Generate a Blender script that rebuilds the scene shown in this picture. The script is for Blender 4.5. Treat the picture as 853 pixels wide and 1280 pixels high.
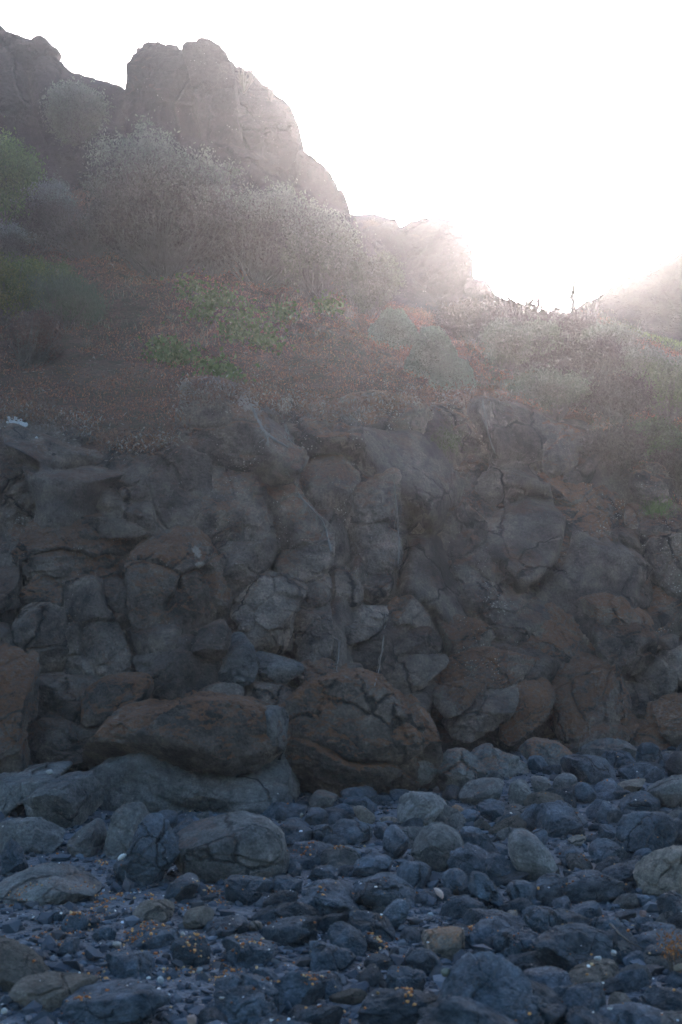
import bpy, math, random
import numpy as np
from mathutils import Vector
from mathutils.bvhtree import BVHTree

for o in list(bpy.data.objects): bpy.data.objects.remove(o)
SC = bpy.context.scene
COL = SC.collection
random.seed(7)

# ------------------------------------------------------------------ camera
F = 1777.8                     # focal length in photo pixels (853 x 1280)
PITCH = math.atan(130 / F)
CAM = np.array([0.0, 0.0, 1.6])
FW = np.array([0, math.cos(PITCH), math.sin(PITCH)])
UP = np.array([0, -math.sin(PITCH), math.cos(PITCH)])
RT = np.array([1.0, 0, 0])
cd = bpy.data.cameras.new('camera'); cam = bpy.data.objects.new('camera', cd); COL.objects.link(cam)
cd.sensor_fit = 'VERTICAL'; cd.sensor_height = 36; cd.sensor_width = 24; cd.lens = 50
cd.clip_start = 0.1; cd.clip_end = 3000
cam.location = CAM; cam.rotation_euler = (math.pi / 2 + PITCH, 0, 0)
cd.dof.use_dof = True; cd.dof.focus_distance = 16.0; cd.dof.aperture_fstop = 4.5
SC.camera = cam

def ray(u, v): return FW + (u - 426.5) / F * RT + (640 - v) / F * UP
def P(u, v, D): return CAM + D * ray(u, v)
def far(D): return D if D < 16.5 else 16.5 + (D - 16.5) * .33

# ------------------------------------------------------------------ light
SUN_DIR = ray(606, 352); SUN_DIR = SUN_DIR / np.linalg.norm(SUN_DIR)
EL = math.asin(SUN_DIR[2]); AZ = math.atan2(SUN_DIR[0], SUN_DIR[1])
sd = bpy.data.lights.new('sun', 'SUN'); sun = bpy.data.objects.new('sun', sd); COL.objects.link(sun)
sd.energy = 2.0; sd.angle = math.radians(0.5); sd.color = (1.0, 0.90, 0.80)
sun.location = (0, 0, 60)
LAMP_DIR = ray(582, 412); LAMP_DIR = LAMP_DIR / np.linalg.norm(LAMP_DIR)   # the disc itself is just behind the ridge
sun.rotation_euler = Vector(LAMP_DIR).to_track_quat('Z', 'Y').to_euler()
w = bpy.data.worlds.new('World'); SC.world = w; w.use_nodes = True
nt = w.node_tree; nt.nodes.clear()
out = nt.nodes.new('ShaderNodeOutputWorld'); bg = nt.nodes.new('ShaderNodeBackground')
sky = nt.nodes.new('ShaderNodeTexSky'); sky.sky_type = 'NISHITA'; sky.sun_disc = False
sky.sun_elevation = EL; sky.sun_rotation = AZ
sky.air_density = 1.6; sky.dust_density = 1.0; sky.ozone_density = 5.0
bg.inputs['Strength'].default_value = 0.15
# glow added to the sky just above the sun, so the haze glares
tc = nt.nodes.new('ShaderNodeTexCoord')
dot = nt.nodes.new('ShaderNodeVectorMath'); dot.operation = 'DOT_PRODUCT'; AUR = ray(622, 318); dot.inputs[1].default_value = AUR / np.linalg.norm(AUR)
nt.links.new(tc.outputs['Generated'], dot.inputs[0])
mx = nt.nodes.new('ShaderNodeMath'); mx.operation = 'MAXIMUM'; mx.inputs[1].default_value = 0
nt.links.new(dot.outputs['Value'], mx.inputs[0])
def powr(e, k):
    a = nt.nodes.new('ShaderNodeMath'); a.operation = 'POWER'; a.inputs[1].default_value = e
    nt.links.new(mx.outputs[0], a.inputs[0])
    b = nt.nodes.new('ShaderNodeMath'); b.operation = 'MULTIPLY'; b.inputs[1].default_value = k
    nt.links.new(a.outputs[0], b.inputs[0]); return b
p1 = powr(400, 1150.0); p2 = powr(14, 7.0)
ad = nt.nodes.new('ShaderNodeMath'); ad.operation = 'ADD'
nt.links.new(p1.outputs[0], ad.inputs[0]); nt.links.new(p2.outputs[0], ad.inputs[1])
glow = nt.nodes.new('ShaderNodeMix'); glow.data_type = 'RGBA'; glow.blend_type = 'MULTIPLY'
glow.inputs[0].default_value = 1; glow.inputs[6].default_value = (1.0, 0.89, 0.85, 1)
nt.links.new(ad.outputs[0], glow.inputs[7])
sm = nt.nodes.new('ShaderNodeMix'); sm.data_type = 'RGBA'; sm.blend_type = 'ADD'; sm.inputs[0].default_value = 1
nt.links.new(sky.outputs[0], sm.inputs[6]); nt.links.new(glow.outputs[2], sm.inputs[7])
nt.links.new(sm.outputs[2], bg.inputs[0]); nt.links.new(bg.outputs[0], out.inputs[0])
SC.view_settings.view_transform = 'Standard'; SC.view_settings.look = 'None'
SC.view_settings.gamma = 1; SC.view_settings.exposure = 1.85
HAZE_DENSITY = 0.0031
HAZE_G = 0.84
SC.cycles.volume_step_rate = 4
SC.cycles.max_bounces = 6
SC.cycles.diffuse_bounces = 3
SC.cycles.volume_bounces = 1

# ------------------------------------------------------------------ numpy noise
_rng = np.random.RandomState(11)
_perm = _rng.permutation(256).astype(np.int64); _perm = np.concatenate([_perm, _perm, _perm])
_g = _rng.normal(size=(256, 3)); _g /= np.linalg.norm(_g, axis=1)[:, None]; _g = _g.astype(np.float32)
def pn(p):
    """gradient noise, p (N,3), about -0.7..0.7"""
    pi = np.floor(p).astype(np.int64); pf = (p - pi).astype(np.float32); pi &= 255
    u = pf * pf * pf * (pf * (pf * 6 - 15) + 10)
    res = None
    def corner(i, j, k):
        h = _perm[_perm[_perm[pi[:, 0] + i] + pi[:, 1] + j] + pi[:, 2] + k]
        g = _g[h]
        return g[:, 0] * (pf[:, 0] - i) + g[:, 1] * (pf[:, 1] - j) + g[:, 2] * (pf[:, 2] - k)
    def lerp(a, b, t): return a + (b - a) * t
    x00 = lerp(corner(0,0,0), corner(1,0,0), u[:,0]); x10 = lerp(corner(0,1,0), corner(1,1,0), u[:,0])
    x01 = lerp(corner(0,0,1), corner(1,0,1), u[:,0]); x11 = lerp(corner(0,1,1), corner(1,1,1), u[:,0])
    return lerp(lerp(x00, x10, u[:,1]), lerp(x01, x11, u[:,1]), u[:,2])
def fbm(p, o=4, gain=0.5):
    r = 0; a = 1.0
    for i in range(o):
        r = r + a * pn(p * (2.03 ** i) + 17.3 * i); a *= gain
    return r
def ridge(p, o=3):
    r = 0; a = 1.0
    for i in range(o):
        r = r + a * (1 - 2.2 * np.abs(pn(p * (2.1 ** i) + 9.1 * i))); a *= 0.5
    return r / 1.75
def cells(p):
    """cellular noise: F1, F2, random planar step of the nearest cell, p (N,3)"""
    pi = np.floor(p).astype(np.int64); N = len(p); p = p.astype(np.float32)
    f1 = np.full(N, 9.0, np.float32); f2 = np.full(N, 9.0, np.float32); idv = np.zeros(N, np.float32)
    for i in (-1, 0, 1):
        for j in (-1, 0, 1):
            for k in (-1, 0, 1):
                c = pi + np.array([i, j, k]); cc = c & 255
                h = _perm[_perm[_perm[cc[:, 0]] + cc[:, 1]] + cc[:, 2]]
                r = p - (c + 0.5 + 0.55 * _g[h]).astype(np.float32)
                d = np.sqrt(r[:, 0] ** 2 + r[:, 1] ** 2 + r[:, 2] ** 2)
                nearer = d < f1
                f2 = np.where(nearer, f1, np.minimum(f2, d)); idv = np.where(nearer, h / 255.0 + .9 * (r * _g[(h * 7 + 3) & 255]).sum(1), idv); f1 = np.where(nearer, d, f1)
    return f1, f2, idv

# ------------------------------------------------------------------ mesh helpers
def mesh_np(name, V, Fq, smooth=True):
    V = np.asarray(V, dtype=np.float32); Fq = np.asarray(Fq, dtype=np.int32); k = Fq.shape[1]
    me = bpy.data.meshes.new(name)
    me.vertices.add(len(V)); me.vertices.foreach_set('co', V.ravel())
    me.loops.add(Fq.size); me.loops.foreach_set('vertex_index', Fq.ravel())
    me.polygons.add(len(Fq)); me.polygons.foreach_set('loop_start', np.arange(0, Fq.size, k, dtype=np.int32))
    me.polygons.foreach_set('loop_total', np.full(len(Fq), k, dtype=np.int32))
    me.polygons.foreach_set('use_smooth', np.full(len(Fq), smooth, dtype=bool))
    me.update(calc_edges=True); return me
def vcol(me, rgb):
    a = me.color_attributes.new('tint', 'FLOAT_COLOR', 'POINT')
    c = np.ones((len(me.vertices), 4), dtype=np.float32); c[:, :3] = rgb
    a.data.foreach_set('color', c.ravel())
def link(name, me, mat, parent=None, loc=(0, 0, 0)):
    o = bpy.data.objects.new(name, me); COL.objects.link(o); o.location = loc
    if mat is not None: me.materials.append(mat)
    if parent is not None: o.parent = parent
    return o
def tag(o, label=None, cat=None, group=None, kind=None):
    if label: o['label'] = label
    if cat: o['category'] = cat
    if group: o['group'] = group
    if kind: o['kind'] = kind
    return o
def empty(name, loc):
    o = bpy.data.objects.new(name, None); COL.objects.link(o); o.location = loc; o.empty_display_size = .2
    return o

_cs = {}
def cubesphere(n):
    if n in _cs: return _cs[n]
    L = []; Q = []; base = 0
    a = np.arange(n + 1)
    A, B = np.meshgrid(a, a, indexing='ij'); A = A.ravel(); B = B.ravel()
    idx = np.arange((n + 1) ** 2).reshape(n + 1, n + 1)
    q = np.stack([idx[:-1, :-1], idx[1:, :-1], idx[1:, 1:], idx[:-1, 1:]], -1).reshape(-1, 4)
    for ax in range(3):
        for s in (0, n):
            pts = np.zeros(((n + 1) ** 2, 3), dtype=np.int64)
            pts[:, ax] = s; pts[:, (ax + 1) % 3] = A; pts[:, (ax + 2) % 3] = B
            L.append(pts); Q.append((q if s else q[:, ::-1]) + base); base += len(pts)
    L = np.concatenate(L); Q = np.concatenate(Q)
    code = L[:, 0] * (n + 1) ** 2 + L[:, 1] * (n + 1) + L[:, 2]
    uq, inv = np.unique(code, return_inverse=True)
    X = np.stack([uq // (n + 1) ** 2, (uq // (n + 1)) % (n + 1), uq % (n + 1)], -1) / n * 2 - 1
    X = np.tan(X * 0.72) / math.tan(0.72)
    X /= np.linalg.norm(X, axis=1)[:, None]
    _cs[n] = (X, inv[Q].astype(np.int32)); return _cs[n]

# ------------------------------------------------------------------ materials
class NB:
    def __init__(s, name):
        s.m = bpy.data.materials.new(name); s.m.use_nodes = True; s.t = s.m.node_tree
        s.b = s.t.nodes['Principled BSDF']; s.o = s.t.nodes['Material Output']
        s.co = s.n('ShaderNodeTexCoord').outputs['Object']
    def n(s, t, **k):
        x = s.t.nodes.new(t)
        for a, b in k.items(): setattr(x, a, b)
        return x
    def l(s, a, b): s.t.links.new(a, b)
    def noise(s, scale, detail=6, rough=.6, co=None, dist=0.0):
        x = s.n('ShaderNodeTexNoise'); x.inputs['Scale'].default_value = scale; x.inputs['Detail'].default_value = detail
        x.inputs['Roughness'].default_value = rough; x.inputs['Distortion'].default_value = dist
        s.l(co or s.co, x.inputs['Vector']); return x.outputs[0]
    def voro(s, scale, feature='F1', co=None):
        x = s.n('ShaderNodeTexVoronoi'); x.feature = feature; x.inputs['Scale'].default_value = scale
        s.l(co or s.co, x.inputs['Vector']); return x
    def ramp(s, f, *pts):
        x = s.n('ShaderNodeValToRGB'); cr = x.color_ramp
        while len(cr.elements) < len(pts): cr.elements.new(0.5)
        for e, (p, c) in zip(cr.elements, pts):
            e.position = p; e.color = (c, c, c, 1) if isinstance(c, (int, float)) else (*c, 1)
        s.l(f, x.inputs[0]); return x.outputs[0]
    def mix(s, f, a, b, blend='MIX'):
        x = s.n('ShaderNodeMix'); x.data_type = 'RGBA'; x.blend_type = blend
        for v, i in ((f, 0), (a, 6), (b, 7)):
            if isinstance(v, (int, float)): x.inputs[i].default_value = v if i == 0 else (v, v, v, 1)
            elif isinstance(v, tuple): x.inputs[i].default_value = (*v, 1)
            else: s.l(v, x.inputs[i])
        return x.outputs[2]
    def math(s, op, a, b=0.0, c=0.0):
        x = s.n('ShaderNodeMath', operation=op)
        for v, i in ((a, 0), (b, 1), (c, 2)):
            if isinstance(v, (int, float)): x.inputs[i].default_value = v
            else: s.l(v, x.inputs[i])
        return x.outputs[0]
    def bump(s, h, strength=.5, dist=.02, prev=None):
        x = s.n('ShaderNodeBump'); x.inputs['Strength'].default_value = strength; x.inputs['Distance'].default_value = dist
        s.l(h, x.inputs['Height'])
        if prev is not None: s.l(prev, x.inputs['Normal'])
        return x.outputs[0]
    def rough(s, v): s.b.inputs['Roughness'].default_value = v

def rock_material(name, dark, light, orange=(.18, .080, .042), lich=(.42, .40, .38), scale=1.0, lichen=True, spec=.3, rough=.85, pits=0.5):
    """object colour: R = rust amount, G = brightness, B = lichen speckle amount"""
    k = NB(name); oi = k.n('ShaderNodeObjectInfo'); sep = k.n('ShaderNodeSeparateColor'); k.l(oi.outputs['Color'], sep.inputs[0])
    add = k.n('ShaderNodeVectorMath', operation='ADD'); mul = k.n('ShaderNodeVectorMath', operation='SCALE')
    cmb = k.n('ShaderNodeCombineXYZ'); 
    for i in range(3): k.l(oi.outputs['Random'], cmb.inputs[i])
    k.l(cmb.outputs[0], mul.inputs[0]); mul.inputs['Scale'].default_value = 40
    k.l(k.co, add.inputs[0]); k.l(mul.outputs[0], add.inputs[1]); co = add.outputs[0]
    n1 = k.noise(1.7 * scale, 8, .62, co); n2 = k.noise(9 * scale, 6, .7, co); n3 = k.noise(45 * scale, 4, .7, co)
    base = k.mix(k.ramp(n1, (.36, 0.0), (.64, 1.0)), dark, light)
    base = k.mix(1.0, base, k.ramp(n2, (.3, .5), (.72, 1.5)), 'MULTIPLY')
    base = k.mix(1.0, base, k.ramp(n3, (.3, .6), (.7, 1.45)), 'MULTIPLY')
    # open joints: thin wandering dark lines, some deep, some fading out
    wob = k.n('ShaderNodeTexNoise'); wob.inputs['Scale'].default_value = 2.2 * scale; wob.inputs['Detail'].default_value = 6; k.l(co, wob.inputs['Vector'])
    wadd = k.n('ShaderNodeVectorMath', operation='MULTIPLY_ADD'); k.l(wob.outputs['Color'], wadd.inputs[0]); wadd.inputs[1].default_value = (.5 / scale,) * 3; k.l(co, wadd.inputs[2])
    ve = k.n('ShaderNodeTexVoronoi'); ve.feature = 'DISTANCE_TO_EDGE'; ve.inputs['Scale'].default_value = 1.15 * scale; k.l(wadd.outputs[0], ve.inputs['Vector'])
    crk = k.ramp(ve.outputs['Distance'], (.006, 1.0), (.030, 0.0)); crk = k.math('MULTIPLY', crk, k.ramp(k.noise(.9 * scale, 4, .6, co), (.42, 0.0), (.56, .85)))
    base = k.mix(crk, base, (dark[0] * .25, dark[1] * .25, dark[2] * .25))
    # rust and orange lichen, stronger on faces that look upwards
    geo = k.n('ShaderNodeNewGeometry'); sx = k.n('ShaderNodeSeparateXYZ'); k.l(geo.outputs['Normal'], sx.inputs[0])
    upf = k.math('MULTIPLY_ADD', sx.outputs[2], .30, .0)
    rn = k.noise(2.6 * scale, 9, .72, co, .4)
    rm = k.math('ADD', k.math('ADD', rn, upf), k.math('MULTIPLY', sep.outputs[0], .27))
    rmask = k.ramp(rm, (.78, 0.0), (.88, 1.0))
    rmask = k.math('MULTIPLY', rmask, k.ramp(k.noise(26 * scale, 5, .75, co), (.36, .15), (.56, 1.0)))
    rcol = k.mix(k.noise(6 * scale, 5, .7, co), (orange[0] * .55, orange[1] * .55, orange[2] * .6), (orange[0] * 1.35, orange[1] * 1.3, orange[2] * 1.1))
    rmask = k.math('MULTIPLY', rmask, k.ramp(sep.outputs[0], (0.0, .12), (.8, 1.0)))
    base = k.mix(rmask, base, rcol)
    if lichen:
        v = k.voro(30 * scale, 'F1', co); vm = k.n('ShaderNodeMath', operation='LESS_THAN')
        vw = k.noise(3.0 * scale, 3, .6, co)
        thr = k.math('MULTIPLY', k.ramp(vw, (.40, 0.0), (.68, .34)), sep.outputs[2])
        k.l(k.math('ADD', v.outputs['Distance'], k.math('MULTIPLY', k.noise(90 * scale, 3, .7, co), .55)), vm.inputs[0]); 
        k.l(k.math('ADD', thr, .24), vm.inputs[1])
        base = k.mix(k.math('MULTIPLY', vm.outputs[0], .8), base, lich)
        # thin mineral crusts
        cr = k.noise(5.5 * scale, 10, .8, co, 1.0); cm = k.math('MULTIPLY', k.ramp(cr, (.63, 0.0), (.70, .55)), sep.outputs[2])
        base = k.mix(cm, base, (lich[0] * .6, lich[1] * .58, lich[2] * .56))
    base = k.mix(1.0, base, k.math('MULTIPLY', sep.outputs[1], 2.0), 'MULTIPLY')
    k.l(base, k.b.inputs['Base Color']); k.rough(rough); k.b.inputs['Specular IOR Level'].default_value = spec
    b1 = k.bump(k.noise(7 * scale, 10, .72, co), 1.0, .12 / scale)
    b2 = k.bump(k.noise(60 * scale, 6, .7, co), .8, .018 / scale, b1)
    if pits:
        pv = k.voro(38 * scale, 'F1', co); b2 = k.bump(k.ramp(pv.outputs['Distance'], (.1, 0.0), (.45, 1.0)), pits, .008 / scale, b2)
    inv = k.math('SUBTRACT', 1.0, crk); b2 = k.bump(inv, .8, .05 / scale, b2)
    k.l(b2, k.b.inputs['Normal']); return k.m

M_WALL = rock_material('cliff_rock', (.030, .026, .026), (.200, .160, .138))
M_CRAG = rock_material('crag_rock', (.014, .011, .012), (.046, .035, .035), scale=.45, orange=(.20, .10, .065), pits=0, lichen=True)
M_GREY = rock_material('smooth_boulder_rock', (.060, .063, .068), (.150, .150, .150), orange=(.22, .10, .055), scale=1.4, pits=.25, lichen=False)
M_BLUE = rock_material('dark_basalt', (.015, .026, .039), (.085, .114, .150), scale=2.3, lichen=False, pits=.8, spec=.4, rough=.7)
M_TAN = rock_material('tan_stone', (.13, .115, .10), (.22, .19, .165), scale=2.2, lichen=False, pits=.2, orange=(.3, .15, .08))

def soil_mat():
    k = NB('hillside_soil'); n1 = k.noise(.5, 8, .65); n2 = k.noise(5, 8, .7); n3 = k.noise(30, 5, .7)
    c = k.mix(k.ramp(n1, (.35, 0.0), (.65, 1.0)), (.080, .043, .033), (.125, .074, .055))
    c = k.mix(k.ramp(n2, (.45, 0.0), (.6, .7)), c, (.050, .050, .030))
    c = k.mix(1.0, c, k.ramp(n3, (.3, .55), (.7, 1.4)), 'MULTIPLY')
    k.l(c, k.b.inputs['Base Color']); k.rough(.95); k.b.inputs['Specular IOR Level'].default_value = .1
    k.l(k.bump(n3, .8, .03, k.bump(n2, .8, .12)), k.b.inputs['Normal']); return k.m
M_SOIL = soil_mat()
def gravel_mat():
    k = NB('dark_gravel'); v = k.voro(45); n = k.noise(2.0, 6, .6); n3 = k.noise(90, 4, .7)
    c = k.mix(v.outputs['Color'], (.028, .036, .049), (.075, .088, .112))
    c = k.mix(1.0, c, k.ramp(n, (.3, .7), (.7, 1.3)), 'MULTIPLY')
    c = k.mix(1.0, c, k.ramp(n3, (.3, .7), (.7, 1.3)), 'MULTIPLY')
    k.l(c, k.b.inputs['Base Color']); k.rough(.8)
    k.l(k.bump(v.outputs['Distance'], .9, .015, k.bump(n3, .5, .005)), k.b.inputs['Normal']); return k.m
M_GRAVEL = gravel_mat()
def tint_mat(name, transl=.18, rough=.7, bump=0):
    k = NB(name); a = k.n('ShaderNodeAttribute'); a.attribute_name = 'tint'
    k.l(a.outputs['Color'], k.b.inputs['Base Color']); k.rough(rough); k.b.inputs['Specular IOR Level'].default_value = .15
    if bump: k.l(k.bump(k.noise(bump, 4, .7), .6, .004), k.b.inputs['Normal'])
    if transl:
        tr = k.n('ShaderNodeBsdfTranslucent'); k.l(a.outputs['Color'], tr.inputs[0]); ms = k.n('ShaderNodeMixShader')
        ms.inputs[0].default_value = transl; k.l(k.b.outputs[0], ms.inputs[1]); k.l(tr.outputs[0], ms.inputs[2]); k.l(ms.outputs[0], k.o.inputs[0])
    return k.m
M_LEAF = tint_mat('leaf'); M_PEB = tint_mat('pebble', 0, .75, 60); M_CRUST = tint_mat('pale_crust', 0, .9, 40)
def twig_mat(name, a, b):
    k = NB(name); k.l(k.mix(k.noise(14, 4, .6), a, b), k.b.inputs['Base Color']); k.rough(.9); return k.m
M_TWIG = twig_mat('twig_bark', (.055, .045, .040), (.12, .10, .09)); M_ROOT = twig_mat('dry_root', (.10, .095, .09), (.20, .19, .185))

# ------------------------------------------------------------------ terrain
def zg(x, y):
    x = np.asarray(x, dtype=float); y = np.asarray(y, dtype=float)
    p = np.stack([x * .45, y * .45, 0 * x], -1).reshape(-1, 3)
    return 0.03 * (y - 5) + (.05 * pn(p)).reshape(x.shape)
def ground_pt(u, v):
    D = 8.0
    for _ in range(40):
        q = P(u, v, D); z = float(zg(q[0], q[1])); r = ray(u, v)
        D = D + (z - q[2]) / min(r[2] - .03 * r[1], -.02) * .8
        D = min(max(D, 2), 40)
    return D
def beach():
    xs = np.concatenate([np.linspace(-300, -12, 30)[:-1], np.linspace(-12, 12, 200), np.linspace(12, 300, 30)[1:]])
    ys = np.concatenate([np.linspace(-300, 2, 20)[:-1], np.linspace(2, 20, 200), np.linspace(20, 300, 20)[1:]])
    X, Y = np.meshgrid(xs, ys, indexing='ij'); Z = zg(X, Y)
    pp = np.stack([X.ravel(), Y.ravel(), 0 * X.ravel()], -1)
    near = ((np.abs(X) < 12.5) & (Y > 1) & (Y < 20.5))
    Z = Z + np.where(near, (.018 * fbm(pp * 3.1, 3)).reshape(X.shape), 0)
    Z = np.where(Y < -20, zg(X, Y) - .02 * (-20 - Y), Z); Z = np.minimum(Z, .45)
    n0, n1 = X.shape; idx = np.arange(n0 * n1).reshape(n0, n1)
    q = np.stack([idx[:-1, :-1], idx[1:, :-1], idx[1:, 1:], idx[:-1, 1:]], -1).reshape(-1, 4)
    me = mesh_np('beach_ground', np.stack([X.ravel(), Y.ravel(), Z.ravel()], -1), q)
    o = link('beach_ground', me, M_GRAVEL); tag(o, 'dark blue-grey gravel beach between the stones', 'ground', kind='structure')
beach()

def wallD(u, v):
    """distance of the rock wall's face seen through photo pixel u, v"""
    u = np.asarray(u, dtype=float); t = np.clip((u - 250) / 450, 0, 1); t = t * t * (3 - 2 * t)
    return 10.9 + 3.3 * t + np.clip((960 - v), -60, 700) * .0066

# hillside: columns of (v, D) for several image columns, joined to one terrain sheet
HC = [-1600, -500, 0, 130, 213, 275, 400, 500, 600, 720, 853, 1200, 2400]
HP = {
 -1600: [(1150, 11.6), (560, 14.6), (505, 15.6), (410, 20), (345, 26), (290, 32), (240, 38), (200, 44)],
 -500:  [(1150, 11.6), (560, 14.6), (505, 15.6), (410, 20), (345, 26), (290, 32), (240, 38), (200, 44)],
 0:     [(1150, 11.6), (560, 14.3), (515, 15.2), (425, 20), (360, 25.5), (310, 31), (265, 36), (225, 43)],
 130:   [(1150, 11.6), (610, 13.9), (553, 14.15), (430, 20), (360, 25.5), (312, 31), (270, 36), (230, 43)],
 213:   [(1130, 11.6), (600, 13.9), (546, 14.3), (420, 20), (360, 26), (315, 32), (280, 38), (240, 44)],
 275:   [(1130, 11.8), (560, 14.3), (497, 15.1), (424, 20), (366, 26), (323, 32), (292, 38), (252, 44)],
 400:   [(1120, 12.6), (560, 15.1), (505, 15.9), (435, 20.5), (385, 26), (350, 33), (330, 40), (290, 46)],
 500:   [(1090, 13.4), (545, 16.1), (500, 16.9), (455, 21), (425, 26), (405, 32), (395, 40), (385, 46)],
 600:   [(1050, 14.2), (535, 17.0), (492, 17.8), (455, 21), (430, 25), (408, 30), (402, 36), (425, 46)],
 720:   [(1030, 15.0), (560, 17.5), (515, 18.4), (465, 21), (435, 24.5), (405, 30), (400, 36), (430, 46)],
 853:   [(1020, 15.2), (680, 16.9), (625, 17.6), (560, 20.5), (510, 24), (455, 29), (445, 36), (470, 46)],
 1200:  [(1000, 15.4), (760, 16.9), (690, 17.6), (600, 20.5), (540, 24), (480, 29), (470, 36), (485, 46)],
 2400:  [(1000, 15.4), (770, 16.9), (700, 17.6), (610, 20.5), (550, 24), (490, 29), (480, 36), (490, 46)],
}
def hill():
    us = np.concatenate([np.linspace(-1600, -120, 60)[:-1], np.linspace(-120, 980, 330), np.linspace(980, 2400, 50)[1:]])
    ks = np.array(HC, dtype=float); T = 8
    tv = np.linspace(0, T - 1, 330)
    tv = np.concatenate([tv, [7.3, 8.0]])
    Vc = np.array([[HP[c][i][0] for i in range(T)] for c in HC], dtype=float)
    Dc = np.array([[far(HP[c][i][1] + (-.35 if i < 2 else 0)) for i in range(T)] for c in HC], dtype=float)
    def interp_u(A):
        R = np.empty((len(us), T))
        for i in range(T):
            j = np.clip(np.searchsorted(ks, us) - 1, 0, len(ks) - 2); t = (us - ks[j]) / (ks[j + 1] - ks[j]); t = t * t * (3 - 2 * t)
            R[:, i] = A[j, i] * (1 - t) + A[j + 1, i] * t
        return R
    Vu, Du = interp_u(Vc), interp_u(Dc)
    pts = np.empty((len(us), len(tv), 3))
    K = np.empty((len(us), T, 3))
    for i in range(T):
        for a in range(3): K[:, i, a] = CAM[a] + Du[:, i] * (FW[a] + (us - 426.5) / F * RT[a] + (640 - Vu[:, i]) / F * UP[a])
    for b, t in enumerate(tv):
        if t <= 7:
            j = min(int(t), T - 2); f = t - j
            # smooth catmull-rom through the rows except at the wall foot
            p0 = K[:, max(j - 1, 0)]; p1 = K[:, j]; p2 = K[:, j + 1]; p3 = K[:, min(j + 2, T - 1)]
            if j <= 1: pts[:, b] = p1 * (1 - f) + p2 * f
            else: pts[:, b] = .5 * ((2 * p1) + (-p0 + p2) * f + (2 * p0 - 5 * p1 + 4 * p2 - p3) * f * f + (-p0 + 3 * p1 - 3 * p2 + p3) * f ** 3)
        else:
            pts[:, b] = K[:, -1] + np.array([0, 40 * (t - 7), -14 * (t - 7)])
    n0, n1 = len(us), len(tv); W = pts.reshape(-1, 3).copy()
    tt = np.tile(tv, n0)
    rocky = np.clip((2.1 - tt) / .5, 0, 1)
    # blocky rock behind the boulders, soft mounds on the slope
    f1, f2, idv = cells(W * np.array([.95, .5, 1.15]) + .35 * np.stack([pn(W * 1.3), pn(W * 1.3 + 7), pn(W * 1.3 + 13)], -1))
    edge = np.clip((f2 - f1) / .22, 0, 1); edge = 1 - (1 - edge) ** 2
    disp = rocky * (-.30 * edge - .55 * (idv - .5) + .10 * fbm(W * 2.4, 5))
    W[:, 1] += disp
    soft = (1 - rocky) * np.clip(tt - 2.2, 0, 1)
    W[:, 2] += soft * (.14 * fbm(W * .6, 3) + .10 * fbm(W * 2.0, 4))
    idx = np.arange(n0 * n1).reshape(n0, n1)
    q = np.stack([idx[:-1, :-1], idx[1:, :-1], idx[1:, 1:], idx[:-1, 1:]], -1)
    js = int(np.searchsorted(tv, 1.75))
    Fr = q[:, :js].reshape(-1, 4); Fs = q[:, js:].reshape(-1, 4)
    def sub(F_):
        uq, inv = np.unique(F_, return_inverse=True); return W[uq], inv.reshape(F_.shape)
    V1, F1_ = sub(Fr); o = link('cliff_face', mesh_np('cliff_face', V1, F1_), M_WALL); o.color = (.35, .42, .5, 1)
    tag(o, 'recessed dark bedrock behind the boulders of the cliff face', 'cliff', kind='structure')
    V2, F2_ = sub(Fs); o2 = link('hillside', mesh_np('hillside', V2, F2_), M_SOIL)
    tag(o2, 'reddish brown earth slope rising above the rock wall', 'hillside', kind='structure')
    return W, Fs, BVHTree.FromPolygons([tuple(p) for p in W], [tuple(f) for f in q.reshape(-1, 4)])
HW, HF, HB = hill()
def hit(u, v):
    r = ray(u, v); r = Vector(r / np.linalg.norm(r)); h = HB.ray_cast(Vector(CAM), r)
    if h[0] is None: return None
    return np.array(h[0])
def down(x, y):
    h = HB.ray_cast(Vector((x, y, 80)), Vector((0, 0, -1)))
    return None if h[0] is None else float(h[0].z)

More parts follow.
